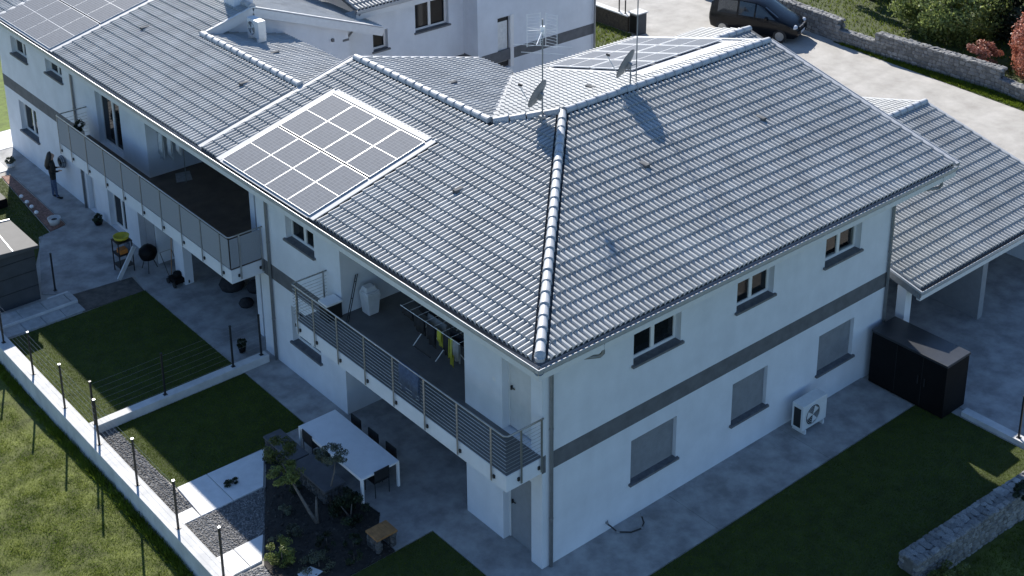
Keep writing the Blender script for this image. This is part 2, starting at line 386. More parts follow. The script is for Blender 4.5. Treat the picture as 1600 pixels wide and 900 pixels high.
LAWNS = {'lawn': [(-5.40, 11.42), (-1.06, 11.42), (-1.06, 17.0), (-5.40, 17.0)], 'lawn_b': [(-4.80, 7.88), (-1.06, 7.88), (-1.06, 11.12), (-4.95, 11.12)],
         'lawn_c': [(-1.08, -5.42), (11.95, -5.42), (11.95, -1.68), (-1.08, -1.68)], 'lawn_d': [(-4.3, -1.6), (-1.06, -1.6), (-1.06, 2.6), (-4.3, 2.6)],
         'lawn_e': [(-3.4, 19.9), (-2.1, 22.3), (-1.74, 22.5), (-1.34, 27.6), (-3.4, 27.6)]}
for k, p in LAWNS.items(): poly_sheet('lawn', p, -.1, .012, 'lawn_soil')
for xa, xb in ((-1.05, 3.95), (3.958, 8.0), (8.008, 11.45)): poly_sheet('pavement', [(xa, -1.66), (xb, -1.66), (xb, .25), (xa, .25)], -.1, .030, 'concrete')
poly_sheet('pavement', [(-1.05, .25), (3.6, .25), (3.6, 11.6), (-1.05, 11.6), (-1.05, 8.0), (-1.85, 8.0), (-1.72, 5.0), (-1.62, 3.9), (-2.10, 3.3), (-2.10, 2.62), (-1.05, 2.62)], -.1, .026, 'concrete')
poly_sheet('pavement', [(-1.08, 11.6), (3.6, 11.6), (3.6, 18.2), (0, 18.2), (0, 29.9), (-.9, 29.9), (-1.08, 22.65), (-2.15, 22.4), (-3.55, 18.85), (-2.95, 18.22), (-.9, 18.0), (-1.08, 16.9)], -.1, .022, 'concrete')
poly_sheet('carport_floor', [(12.3, -4.6), (22, -4.6), (22, 6), (12.3, 6)], -.1, .020, 'concrete')
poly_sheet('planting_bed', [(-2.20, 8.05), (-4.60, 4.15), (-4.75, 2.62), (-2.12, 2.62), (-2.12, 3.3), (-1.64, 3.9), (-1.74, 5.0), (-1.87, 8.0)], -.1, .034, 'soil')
poly_sheet('dirt_patch', [(-3.05, 17.05), (-1.10, 17.0), (-1.02, 18.0), (-2.95, 18.2)], -.1, .016, 'dirt')
poly_sheet('gravel_strip', [(-5.40, 6.6), (-4.86, 6.6), (-4.86, 11.12), (-5.40, 11.12)], -.1, .014, 'pebble_base')
poly_sheet('gravel_strip', [(-5.40, 5.05), (-4.05, 5.05), (-3.18, 6.50), (-5.40, 6.50)], -.1, .018, 'pebble_base')
poly_sheet('gravel_strip', [(-5.40, 2.6), (-4.78, 2.6), (-4.62, 4.15), (-5.40, 4.25)], -.1, .018, 'pebble_base')
poly_sheet('white_path', [(-1.9, 28.05), (-.9, 28.05), (-.85, 29.95), (2, 29.95), (2, 31.6), (-1.9, 31.6)], -.1, .025, 'concrete_pale')
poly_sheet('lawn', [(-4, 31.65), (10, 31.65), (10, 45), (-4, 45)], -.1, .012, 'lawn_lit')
poly_sheet('flower_bed', [(-1.70, 22.52), (-1.12, 22.70), (-1.02, 27.6), (-1.30, 27.7)], -.1, .03, 'brickbed')
poly_sheet('verge_grass_soil', [(31.2, 5), (33, 5), (33, 17), (32.1, 17)], -.1, .01, 'lawn_soil')
poly_sheet('garden_ground', [(32.7, -20), (90, -20), (90, 40), (32.7, 40)], -.1, .25, 'lawn_soil')
poly_sheet('garden_ground', [(24, 21.2), (26.1, 23.6), (26.1, 30), (20.4, 30), (20.4, 21.2)], -.1, .02, 'lawn_soil')

# pale paving slabs near the gravel, stepping pavers by the dark shed: single pieces
def slab(par, poly, z, m='slab_white'):
    o = MB().prism(poly, -.05, z).build('paving_slab', m, par, bevel=.006); return o
path = thing('slab_path', 'pale stone slabs bordering the gravel inside the low white wall', 'path', (-4.6, 6, 0))
for poly in ([(-4.86, 6.53), (-4.02, 6.53), (-4.02, 7.84), (-4.80, 7.84)], [(-4.0, 6.53), (-3.20, 6.53), (-2.42, 7.80), (-4.0, 7.84)],
             [(-5.36, 4.28), (-4.88, 4.28), (-4.88, 5.03), (-5.36, 5.03)], [(-4.86, 4.28), (-4.58, 4.28), (-4.10, 5.03), (-4.86, 5.03)], [(-5.36, 6.53), (-4.88, 6.53), (-4.88, 6.95), (-5.36, 6.95)], [(-4.30, 3.0), (-3.72, 3.1), (-3.85, 3.42), (-4.2, 3.40)]):
    slab(path, poly, .042)
pv = thing('paver_steps', 'two rows of grey pavers between the dark shed and the lawn', 'paving', (-4, 17.5, 0))
for j, (y0, y1, z) in enumerate(((17.06, 17.60, .05), (17.68, 18.26, .12))):
    x = -5.32
    while x < -3.0:
        w_ = .58 if j == 0 else .72; slab(pv, [(x, y0), (min(x+w_, -2.92), y0), (min(x+w_, -2.92), y1), (x, y1)], z, 'paver'); x += w_+.015
MB().box(-5.30, -2.94, 17.61, 17.67, 0, .115).build('riser', 'concrete_pale', pv)

# ================================================================== low walls and wire fences
def low_wall(name, label, x0, x1, y0, y1, z0, z1):
    t = thing(name, label, 'wall', ((x0+x1)/2, (y0+y1)/2, z0)); MB().box(x0, x1, y0, y1, z0, z1).build('wall_body', 'concrete_pale', t, bevel=.012); return t
low_wall('garden_wall', 'long low white concrete wall between the meadow and the gardens', -5.77, -5.41, -5.45, 34, FZ-.2, .25)
low_wall('garden_wall', 'low white dividing wall between the two shaded lawns', -5.408, -.25, 11.13, 11.40, -.05, .25)
low_wall('garden_wall', 'low kerb wall beside the carport floor behind the black cupboard', 12.02, 12.29, -5.0, -2.72, -.05, .14)
low_wall('garden_wall', 'low kerb along the far edge of the concrete by the dark shed', -3.60, -2.95, 18.24, 18.34, -.05, .12)
def fence(name, label, posts, z0, h, wires, cap='white'):
    t = thing(name, label, 'fence', (*posts[0], z0))
    for x, y in posts:
        p = MB().box(x-.022, x+.022, y-.022, y+.022, z0+.001, z0+h); p.box(x-.05, x+.05, y-.05, y+.05, z0+.001, z0+.012); po = p.build('post', 'blackmetal', t)
        MB().box(x-.03, x+.03, y-.03, y+.03, z0+h+.001, z0+h+.018).build('cap', cap, po)
    if wires:
        for i in range(wires):
            z = z0+.12+i*(h-.2)/(wires-1); m = MB()
            for a, b in zip(posts[:-1], posts[1:]): m.tube([(*a, z), ((a[0]+b[0])/2, (a[1]+b[1])/2, z-.008), (*b, z)], .0022, 4)
            m.build('wire', 'steel', t)
    return t
fence('wire_fence', 'black wire fence with posts along the long low meadow wall', [(-5.59, y) for y in (33, 31, 29, 27, 25, 23, 20.6, 18.6, 16.55, 14.48, 12.44, 10.38, 8.29, 6.24, 4.16, 2.1, 0)], .25, 1.3, 7)
fence('wire_fence', 'black wire fence with posts along the wall between the lawns', [(-5.30, 11.26), (-3.33, 11.27), (-1.30, 11.27), (-.42, 11.27)], .25, 1.25, 7, 'blackmetal')
fence('wire_fence', 'single black fence post standing on the kerb by the carport floor', [(12.14, -4.3)], .14, 1.2, 0, 'blackmetal')
fence('wire_fence', 'single black fence post in front of the dark grey shed', [(-3.16, 18.75)], .03, 1.25, 0, 'blackmetal')

# ================================================================== NEAR HOUSE
H = thing('house', 'near white two-storey house with hipped grey tile roof, balcony and grey band', 'house', (0, 0, 0))
WT = 5.62
LYf, LXf = LY(0), LX(0)
UP = [(2.70, 4.22), (6.13, 7.47), (9.45, 10.90)]
wa = MB()
wall_panel(wa, LYf, 0.30, 12.25, 0, WT, [(a, b, 4.14, 5.36) for a, b in UP]+[(2.70, 4.20, .97, 2.13), (6.15, 7.45, .97, 2.13), (9.46, 10.92, .97, 2.13)])
wall_panel(wa, LXf, 7.65, 11.72, 0, WT, [(8.83, 10.20, 4.14, 5.36), (8.80, 10.20, 1.02, 2.13)])
wa.box(0, .30, 0, .36, 0, WT)                                    # corner pier
wa.box(0, .30, 1.33, 2.65, .0, WT)                                # block beside the loggia
wa.box(.30, 3.6, 2.40, 2.65, 0, WT); wa.box(.30, 3.6, 7.65, 7.90, 0, WT)
wa.box(0, .25, .36, 1.33, 2.15, 2.99); wa.box(0, .25, .36, 1.33, 5.14, WT)
wall_panel(wa, LX(3.6), 2.65, 7.65, 0, WT, [(3.2, 5.4, .02, 2.3), (3.2, 5.6, 3.02, 5.2)])
wall_panel(wa, LX(12.25, 1), .30, 10.7, 0, WT, [(1.0, 3.7, 3.02, 5.2)])
wa.box(8.3, 12.25, 10.45, 10.7, 0, WT); wa.box(8.0, 8.3, 10.45, 12.6, 0, WT); wa.box(.3, 8.0, 12.35, 12.6, 0, WT); wa.box(.3, 3.6, 11.47, 11.72, 0, WT)
wa.add([(12.0, .3, WT), (12.0, 10.6, WT), (12.0, 5.74, 7.35), (12.25, .3, WT), (12.25, 10.6, WT), (12.25, 5.74, 7.35)], [(0, 2, 1), (3, 4, 5), (0, 1, 4, 3), (1, 2, 5, 4), (2, 0, 3, 5)])
wa.build('wall', 'plaster', H)
MB().box(.31, 12.0, .31, 2.39, 2.62, 2.995).box(3.61, 12.0, 2.40, 10.4, 2.62, 2.995).box(.31, 8.0, 7.91, 11.4, 2.62, 2.995).box(3.7, 12, .31, 12.3, 5.60, 5.66).box(.31, 3.69, .31, 11.4, 5.62, 5.66).build('floor', 'floor_grey', H)
MB().box(0.003, 3.6, 2.652, 7.648, 2.60, 3.0).build('loggia_floor', 'floor_grey', H)
b = MB(); b.box(0.31, 12.252, -.004, .05, 2.56, 3.0); b.build('band', 'band', H)
b = MB(); b.box(-.004, .05, 8.26, 11.722, 2.56, 3.0); b.build('band', 'band', H)
b = MB(); b.box(-.004, .10, -.004, .15, 2.56, 3.0); b.build('band', 'band', H)
for i, (a, c) in enumerate(UP): window(H, LYf, a, c, 4.14, 5.36, glass='clearglass' if i == 2 else 'glass')
for a, c in ((2.70, 4.20), (6.15, 7.45), (9.46, 10.92)): window(H, LYf, a, c, .97, 2.13, 'shutter', rec=.12)
window(H, LXf, 8.83, 10.20, 4.14, 5.36); window(H, LXf, 8.80, 10.20, 1.02, 2.13)
window(H, LX(3.6), 3.2, 5.6, 3.02, 5.2, sill=False); window(H, LX(3.6), 3.2, 5.4, .02, 2.3, sill=False); window(H, LX(12.25, 1), 1.0, 3.7, 3.02, 5.2, sill=False, glass='clearglass')
for z, m in ((3.0, 'door_pale'), (.0, 'door_grey')):
    d = MB().box(.20, .245, .40, 1.29, z+.03, z+2.12).build('door', m, H, bevel=.004)
    MB().box(.185, .24, .362, .398, z+.03, z+2.14).box(.185, .24, 1.292, 1.328, z+.03, z+2.14).build('frame', 'frame', d)
    MB().box(.15, .198, 1.20, 1.225, z+1.0, z+1.10).bar((.16, 1.22, z+1.06), (.16, 1.09, z+1.06), .018, .018).build('handle', 'blackmetal', d)
MB().box(-.004, .0, 1.55, 1.65, 4.1, 4.2).build('switch', 'frame', H)
# soffits and fascias
so_ = MB()
so_.box(-.66, 0, -.66, 11.72, 5.56, 5.60); so_.box(0.0, 13.72, -.66, 0, 5.56, 5.60); so_.box(-.66, 0, 11.72, 13.2, 5.56, 5.60); so_.box(.0, 3.6, 2.65, 7.65, 5.56, 5.60); so_.box(12.25, 13.72, 0, 11.1, 5.56, 5.60); so_.box(0, 3.6, 11.72, 13.2, 5.56, 5.60)
so_.build('soffit', 'soffit', H)
fa = MB(); fa.box(-.765, -.66, -.765, 13.2, 5.60, 5.735); fa.box(-.66, 13.76, -.765, -.66, 5.60, 5.735); fa.build('fascia', 'soffit', H)
fa = MB(); fa.sheet([(13.72, -.69, 5.55), (13.72, 5.74, 7.25), (13.72, 11.2, 5.85), (13.72, 11.2, 5.55)], [(13.75, -.69, 5.55), (13.75, 5.74, 7.25), (13.75, 11.2, 5.85), (13.75, 11.2, 5.55)]); fa.build('gable_board', 'soffit', H)
gz = 5.879
gutter(H, (-.8, -.8, gz), (-.8, 13.25, gz), (-1, 0, 0)); gutter(H, (-.8, -.8, gz), (13.80, -.8, gz), (0, -1, 0))
gutter(H, (9.2, 11.35, 5.99), (13.8, 11.35, 5.99), (0, 1, 0)); gutter(H, (9.15, 11.6, 5.99), (9.15, 13.25, 5.99), (1, 0, 0))
def downpipe(par, pts, r=.042):
    m = MB().tube(pts, r, 10); o = m.build('downpipe', 'zinc', par, smooth=True)
    for p, q in ((.3, 0), (.75, 0)):
        a, c = Vector(pts[-2]), Vector(pts[-1]); k = a.lerp(c, p); MB().tube([k+Vector((0, 0, .02)), k-Vector((0, 0, .02))], r+.007, 10).build('pipe_clip', 'zinc', o)
downpipe(H, [(1.05, -.73, 5.78), (1.05, -.73, 5.50), (1.0, -.68, 5.42), (.95, -.62, 5.40), (.32, -.14, 5.34), (.22, -.07, 5.28), (.22, -.055, 5.18), (.22, -.055, .03)])
downpipe(H, [(13.2, -.73, 5.78), (13.2, -.73, 5.50), (13.15, -.68, 5.42), (13.05, -.60, 5.40), (12.30, -.14, 5.34), (12.19, -.07, 5.28), (12.19, -.055, 5.18), (12.19, -.055, .03)])
downpipe(H, [(-.74, 11.3, 5.78), (-.70, 11.25, 5.60), (-.12, 11.12, 5.38), (-.055, 11.10, 5.25), (-.055, 11.10, .03)])
# roof
def zf(x): return RC+S*x
RP = MB()
def deck(par, pts, name='roof'):
    up = [Vector(p)-Vector((0, 0, .012)) for p in pts]; dn = [Vector(p)-Vector((0, 0, .10)) for p in pts]; return up, dn
for pts in ([(-.66, -.66, zf(-.66)), (5.74, 5.74, zf(5.74)), (4.44, 7.04, zf(4.44)), (4.44, 13.22, zf(4.44)), (-.70, 13.22, zf(-.70))],
            [(-.66, -.66, zf(-.66)), (13.76, -.66, zf(-.66)), (13.76, 5.74, zf(5.74)), (5.74, 5.74, zf(5.74))],
            [(5.74, 5.74, zf(5.74)), (13.76, 5.74, zf(5.74)), (13.76, 11.25, zf(.23)), (8.65, 11.25, zf(.23)), (4.44, 7.04, zf(4.44))],
            [(4.44, 7.04, zf(4.44)), (8.65, 11.25, zf(.23)), (9.05, 11.6, zf(-.17)), (9.05, 13.22, zf(-.17)), (4.44, 13.22, zf(4.44))]):
    RP.sheet(*deck(None, pts))
roof = RP.build('roof', 'deck', H)
R1 = Roof(roof)
Wf = Vector((1, 0, S))/SEC; Wr = Vector((0, 1, S))/SEC; Wb = Vector((0, -1, S))/SEC; Wy = Vector((-1, 0, S))/SEC
PVY0, PVY1 = 7.66, 12.20
R1.plane((-.67, 13.24, zf(-.67)), (0, -1, 0), Wf, 47, 20, clip=lambda c: [(4.28, 0, 1, 0)] if c.y > 7.04 else [(-.115, .115, 1, -1), (5.66, 5.66, 1, 1)], skip=lambda c: c.x < 2.98 and PVY0 < c.y < PVY1)
R1.plane((-.80, -.67, zf(-.67)), (1, 0, 0), Wr, 49, 20, clip=lambda c: [(.115, -.115, -1, 1), (0, 5.58, 0, 1), (13.80, 0, 1, 0)])
R1.plane((13.80, 11.29, zf(.19)), (-1, 0, 0), Wb, 34, 17, clip=lambda c: [(0, 2.6, -1, 1), (5.74, 5.74, -1, -1), (0, 5.74, 0, -1)], skip=lambda c: 9.72 < c.x < 13.72 and 6.40 < c.y < 11.0)
R1.plane((9.10, 7.04, zf(-.22)), (0, 1, 0), Wy, 21, 15, clip=lambda c: [(4.44, 0, -1, 0), (0, 2.6, 1, -1), (0, 13.25, 0, 1)])
R1.finish()
hb = -.50
ridge_caps(roof, (hb, hb, zf(hb)), (5.70, 5.70, zf(5.70)+.01), .035); ridge_caps(roof, (5.80, 5.74, zf(5.74)), (13.78, 5.74, zf(5.74))); ridge_caps(roof, (5.70, 5.78, zf(5.72)), (4.46, 7.02, zf(4.46))); ridge_caps(roof, (4.44, 7.08, zf(4.44)), (4.44, 13.22, zf(4.44)))
# rounded end of the hip
e = MB(); n = 8
for i in range(5):
    ph = math.pi/2*i/4
    for j in range(n+1): t = math.pi*j/n; rr = .122*math.cos(ph); e.v.append((hb-.085*math.sin(ph)*1.0+rr*math.cos(t)*.7071, hb-.085*math.sin(ph)-rr*math.cos(t)*.7071, zf(hb)+.03+rr*math.sin(t)-.03*math.sin(ph)))
for i in range(4):
    for j in range(n): e.f.append((i*9+j, i*9+j+1, (i+1)*9+j+1, (i+1)*9+j))
e.build('hip_end_tile', 'ridge', roof, smooth=True)
MB().lathe((hb-.03, hb-.03, zf(hb)-.12), [(.10, 0), (.115, .15), (.09, .17)], 14).build('hip_bedding', 'ridge', roof)
# verge sheets, valley sheet
v = MB(); v.bar((13.86, -.74, zf(-.74)+.05), (13.86, 5.74, zf(5.74)+.05), .15, .03, (0, -S, 1)); v.bar((13.94, -.74, zf(-.74)+.0), (13.94, 5.74, zf(5.74)+.0), .02, .16, (0, -S, 1)); v.build('verge_sheet', 'sheet', roof)
v = MB(); v.bar((13.86, 11.3, zf(.18)+.05), (13.86, 5.74, zf(5.74)+.05), .15, .03, (0, S, 1)); v.build('verge_sheet', 'sheet', roof)
v = MB(); v.bar((-.7, 13.30, zf(-.7)+.05), (4.44, 13.30, zf(4.44)+.05), .15, .03, (-S, 0, 1)); v.bar((2.4, 13.385, zf(2.4)-.03), (4.44, 13.385, zf(4.44)-.03), .02, .22, (-S, 0, 1)); v.build('verge_sheet', 'sheet', roof)
v = MB(); v.bar((9.1, 13.30, zf(-.22)+.05), (4.44, 13.30, zf(4.44)+.05), .15, .03, (S, 0, 1)); v.build('verge_sheet', 'sheet', roof)
v = MB(); v.bar((4.5, 7.1, zf(4.4)+.05), (8.75, 11.35, zf(.15)+.05), .16, .02); v.build('valley_sheet', 'sheet', roof)
for p in ((2.09, 5.41),): roof_vent(roof, (p[0], p[1], zf(p[0])), (0, -1, 0), Wf)
for p in ((6.06, 3.13), (10.44, 3.15)): roof_vent(roof, (p[0], p[1], zf(p[1])), (1, 0, 0), Wr)
roof_vent(roof, (7.97, 7.05, zf(11.48-7.05)), (-1, 0, 0), Wb); roof_vent(roof, (5.8, 10.5, zf(8.88-5.8)), (0, 1, 0), Wy)

# ------------------------------------------------------------------ solar arrays
def array(word, O, U, W, side='left', cols=4, rows=2, pw=1.052, ph=1.79, gap=.02, thick=.06, bd=.015):
    O, U, W = Vector(O), Vector(U), Vector(W); N = U.cross(W).normalized(); names = ['first', 'second', 'third', 'fourth']
    for r in range(rows):
        for c in range(cols):
            p = O+U*(c*(pw+gap))+W*(r*(ph+thick))+N*.10
            rn = 'lower' if r == 0 else 'upper'
            t = thing('solar_panel', f'solar panel, {names[c]} from the {side}, {rn} row, {word}', 'solar panel', p, group=f'solar panels {word}')
            def part(name, a0, a1, b0, b1, z0, z1, m, parent):
                me = bpy.data.meshes.new(name); P = [(a0, b0, z0), (a1, b0, z0), (a1, b1, z0), (a0, b1, z0), (a0, b0, z1), (a1, b0, z1), (a1, b1, z1), (a0, b1, z1)]
                me.from_pydata(P, [], [(0, 3, 2, 1), (4, 5, 6, 7), (0, 1, 5, 4), (1, 2, 6, 5), (2, 3, 7, 6), (3, 0, 4, 7)]); o = link(name, me, m, parent); BASE[o.name] = BASE[parent.name]; return o
            t.rotation_euler = Matrix(((U.x, W.x, N.x), (U.y, W.y, N.y), (U.z, W.z, N.z))).to_euler()
            fr = part('frame', 0, pw, 0, ph, -.03, .004, 'panelframe', t)
            for k in range(2):
                q = part('cell_field', bd, pw-bd, bd+k*(ph/2-bd*.4), ph/2-bd*.6+k*(ph/2-bd*.4), .004, .008, 'cell', t)
array('front slope of the near house', (-.66, 12.07, zf(-.66)), (0, -1, 0), Wf)
array('slope behind the near ridge', (13.62, 10.85, zf(11.48-10.85)), (-1, 0, 0), Wb, side='right', pw=.91, gap=.045, bd=.04)
def flashing(par, y0, y1):   # metal border round a sunk-in array on the front slope
    m = MB(); n = (-S, 0, 1); k = 3.02
    for y, wd in ((y0-.10, .22), (y1+.10, .22)): m.bar((-.72, y, zf(-.72)+.05), (k+.12, y, zf(k+.12)+.05), wd, .03, n)
    m.bar((-.68, y0+.02, zf(-.68)+.045), (-.68, y1-.02, zf(-.68)+.045), .12, .03, n); m.bar((k-.02, y0+.02, zf(k-.02)+.075), (k-.02, y1-.02, zf(k-.02)+.075), .20, .03, n)
    m.build('flashing', 'sheet', par)
    MB().sheet(*[[Vector((x, y, zf(x)+dz)) for x, y in ((-.7, y0), (k, y0), (k, y1), (-.7, y1))] for dz in (0, .02)]).build('underlay', 'deck', par)
flashing(roof, 7.80, 12.14)
m = MB(); MB().sheet(*[[Vector((x, y, zf(11.48-y)+dz)) for x, y in ((9.6, 6.4), (13.75, 6.4), (13.75, 11.0), (9.6, 11.0))] for dz in (.0, .03)]).build('flashing', 'sheet', roof)

# ------------------------------------------------------------------ balconies
bal = MB().box(-1.0, -.001, 0.0, 8.25, 2.58, 2.985).build('balcony_slab', 'plaster', H, bevel=.006)
MB().box(-.985, -.001, .015, 8.235, 2.986, 3.0).build('balcony_floor', 'floor_grey', H)
def rail_post(par, x, y, ax, z0=2.66, z1=3.98, m='steel'):
    if ax == 'x': p = MB().box(x-.006, x+.006, y-.025, y+.025, z0, z1)
    else: p = MB().box(x-.025, x+.025, y-.006, y+.006, z0, z1)
    o = p.build('railing_post', m, par)
    k = MB()
    if ax == 'x': k.box(x+.006, x+.04, y-.085, y-.035, 2.74, 2.82)
    else: k.box(x-.085, x-.035, y+.006, y+.04, 2.74, 2.82)
    k.build('bracket', 'blackmetal', o)
for y in (8.1, 7.33, 6.29, 5.14, 3.99, 2.80, 1.61, .45): rail_post(H, -1.045, y, 'x')
for x in (-.62, -.05): rail_post(H, x, -.045, 'y'); 
for x in (-.9, -.1): rail_post(H, x, 8.30, 'y', 3.0)
for k in range(9):
    z = 3.12+k*.093; MB().tube([(-.02, 8.29, z), (-1.03, 8.29, z), (-1.03, -.03, z), (-.02, -.03, z)], .006, 5).build('railing_rod', 'steel', H)
MB().tube([(-.0, 8.30, 4.0), (-.98, 8.30, 4.0), (-1.045, 8.24, 4.0), (-1.045, .02, 4.0), (-.98, -.045, 4.0), (-.0, -.045, 4.0)], .021, 8).build('handrail', 'steel', H, smooth=True)

# ================================================================== LEFT HOUSE (rows A and B)
G = thing('house', 'left white terraced house with long screened balcony and lower tiled roof', 'house', (0, 18, 0))
wa = MB()
wall_panel(wa, LXf, 18.2, 29.9, 0, WT, [(19.95, 21.70, 3.02, 5.12), (24.25, 25.60, 4.30, 5.30), (27.25, 28.62, 4.14, 5.36), (20.32, 21.60, .03, 2.25), (22.65, 23.2, .03, 2.15), (27.1, 28.65, 1.15, 2.35)])
wa.box(.3, 3.6, 18.2, 18.45, 0, WT); wall_panel(wa, LX(3.6), 11.73, 18.2, 0, WT, [(13, 15.2, .03, 2.3), (12.6, 16.6, 3.02, 5.2)])
wa.box(0, .28, 16.45, 17.05, 0, 2.58)
wa.box(.3, 8.25, 19.45, 19.7, 0, 5.5); wa.box(8.0, 8.25, 19.7, 29.9, 0, 5.5); wa.box(5.0, 5.25, 13.0, 19.45, 0, 5.6); wa.box(.3, 8.25, 29.65, 29.9, 0, WT)
wa.add([(.0, 19.45, 5.5), (4.5, 19.45, 7.0), (8.25, 19.45, 5.5), (.0, 19.7, 5.5), (4.5, 19.7, 7.0), (8.25, 19.7, 5.5)], [(0, 2, 1), (3, 4, 5), (0, 1, 4, 3), (1, 2, 5, 4), (2, 0, 3, 5)])
wa.build('wall', 'plaster', G)
MB().box(-.004, .05, 22.9, 29.904, 2.56, 3.0).build('band', 'band', G)
MB().box(.005, 3.595, 11.74, 18.19, 2.60, 3.0).build('loggia_floor', 'floor_brown', G)
MB().box(0, 3.6, 13.2, 18.2, 5.56, 5.60).box(-.66, 0, 13.21, 30.6, 5.56, 5.60).build('soffit', 'soffit', G)
MB().box(-.765, -.66, 13.21, 30.6, 5.60, 5.735).build('fascia', 'soffit', G)
gutter(G, (-.8, 13.27, gz), (-.8, 30.7, gz), (-1, 0, 0)); gutter(G, (5.75, 13.4, 5.96), (5.75, 19.4, 5.96), (1, 0, 0))
window(G, LXf, 19.95, 21.70, 3.02, 5.12, sill=False); window(G, LXf, 24.25, 25.60, 4.30, 5.30); window(G, LXf, 27.25, 28.62, 4.14, 5.36); window(G, LXf, 27.1, 28.65, 1.15, 2.35)
window(G, LXf, 20.32, 21.60, .05, 2.25, sill=False); window(G, LX(3.6), 12.6, 16.6, 3.02, 5.2, sill=False, split=3); window(G, LX(3.6), 13, 15.2, .03, 2.3, sill=False)
MB().box(.16, .2, 22.67, 23.18, .04, 2.13).build('door', 'door_pale', G)
MB().box(-.03, -.002, 18.25, 18.85, .04, 2.2).box(-.03, -.002, 18.87, 19.35, .04, 2.2).build('shutter', 'door_grey', G)
downpipe(G, [(-.74, 23.5, 5.78), (-.70, 23.45, 5.60), (-.12, 23.40, 5.38), (-.055, 23.40, 5.25), (-.055, 23.40, .03)])
MB().box(-1.0, -.001, 11.50, 22.55, 2.58, 2.985).build('balcony_slab', 'plaster', G, bevel=.006)
MB().box(-.985, -.001, 11.52, 22.53, 2.986, 3.0).build('balcony_floor', 'floor_brown', G)
AP = [22.45, 21.57, 20.37, 19.10, 17.89, 16.64, 15.40, 14.20, 13.02, 11.95]
for y in AP: rail_post(G, -1.045, y, 'x', m='zinc')
for x in (-.72, -.06): rail_post(G, x, 11.455, 'y')
for y0, y1 in zip(AP[:-1]+[11.95], AP[1:]+[11.47]): MB().box(-1.036, -1.024, min(y0, y1)+.03, max(y0, y1)-.03, 3.06, 3.93).build('screen_panel', 'screen', G)
for x0, x1 in ((-1.0, -.75), (-.69, -.09)): MB().box(x0, x1, 11.464, 11.474, 3.06, 3.93).build('screen_panel', 'screen', G)
MB().tube([(0, 22.5, 4.0), (-1.0, 22.5, 4.0), (-1.045, 22.45, 4.0), (-1.045, 11.5, 4.0), (-1.0, 11.455, 4.0), (0, 11.455, 4.0)], .021, 8).build('handrail', 'steel', G, smooth=True)
for k in range(7): MB().tube([(-.02, 22.5, 3.15+k*.11), (-1.03, 22.5, 3.15+k*.11)], .006, 5).build('railing_rod', 'steel', G)
SB = .37
def zbB(x): return zf(4.5)-SB*(x-4.5)
RP = MB()
for pts in ([(-.66, 13.40, zf(-.66)), (2.65, 13.40, zf(2.65)), (2.65, 19.2, zf(2.65)), (-.66, 19.2, zf(-.66))], [(2.65, 13.40, zf(2.65)), (5.7, 13.40, zf(-.4)), (5.7, 19.4, zf(-.4)), (2.65, 19.4, zf(2.65))],
            [(-.66, 19.2, zf(-.66)), (4.5, 19.2, zf(4.5)), (4.5, 30.6, zf(4.5)), (-.66, 30.6, zf(-.66))], [(4.5, 19.2, zf(4.5)), (9.5, 19.2, zbB(9.5)), (9.5, 30.6, zbB(9.5)), (4.5, 30.6, zf(4.5))]): RP.sheet(*deck(None, pts))
roofG = RP.build('roof', 'deck', G); R2 = Roof(roofG)
R2.plane((-.67, 19.15, zf(-.67)), (0, -1, 0), Wf, 19, 12, clip=lambda c: [(2.50, 0, 1, 0)])
R2.plane((5.72, 13.45, zf(5.3-5.72)), (0, 1, 0), Wy, 20, 10, clip=lambda c: [(2.65, 0, -1, 0), (0, 19.42, 0, 1)])
R2.plane((-.67, 30.55, zf(-.67)), (0, -1, 0), Wf, 38, 16, clip=lambda c: [(4.5, 0, 1, 0), (0, 19.15, 0, -1)], skip=lambda c: c.x < 2.98 and 23.10 < c.y < 27.62)
WB = Vector((-1, 0, SB)).normalized()
R2.plane((9.48, 19.2, zbB(9.48)), (0, 1, 0), WB, 37, 16, clip=lambda c: [(4.5, 0, -1, 0)])
R2.finish()
ridge_caps(roofG, (2.65, 13.42, zf(2.65)), (2.65, 19.15, zf(2.65))); ridge_caps(roofG, (4.5, 19.18, zf(4.5)), (4.5, 30.5, zf(4.5)))
v = MB()
for a, c, nn in (((2.55, 19.18, zf(2.55)), (4.5, 19.18, zf(4.5)), (-S, 0, 1)), ((9.5, 19.18, zbB(9.5)), (4.5, 19.18, zf(4.5)), (SB, 0, 1))):
    a, c = Vector(a), Vector(c); v.bar(a+Vector((0, 0, .05)), c+Vector((0, 0, .05)), .10, .05, nn); v.bar(a+Vector((0, -.035, -.12)), c+Vector((0, -.035, -.12)), .03, .30, nn)
v.build('rake_board', 'soffit', roofG)
v = MB()
for a, c, nn in (((2.7, 19.32, zf(2.7)-.22), (4.5, 19.32, zf(4.5)-.22), (-S, 0, 1)), ((9.4, 19.32, zbB(9.4)-.22), (4.5, 19.32, zf(4.5)-.22), (SB, 0, 1))): v.bar(a, c, .25, .04, nn)
v.bar((9.48, 19.25, zbB(9.48)-.08), (9.48, 30.5, zbB(9.48)-.08), .10, .16); v.build('soffit', 'soffit', roofG)
for p in ((1.80, 15.09), (1.83, 21.41)): roof_vent(roofG, (p[0], p[1], zf(p[0])), (0, -1, 0), Wf)
roof_vent(roofG, (3.85, 16.9, zf(5.3-3.85)), (0, 1, 0), Wy)
flashing(roofG, 23.22, 27.56)
array('roof of the left house', (-.66, 27.49, zf(-.66)), (0, -1, 0), Wf)
MB().box(4.15, 4.85, 19.75, 20.4, 6.9, 8.0).box(4.05, 4.95, 19.65, 20.5, 8.0, 8.08).build('chimney', 'plaster', roofG)
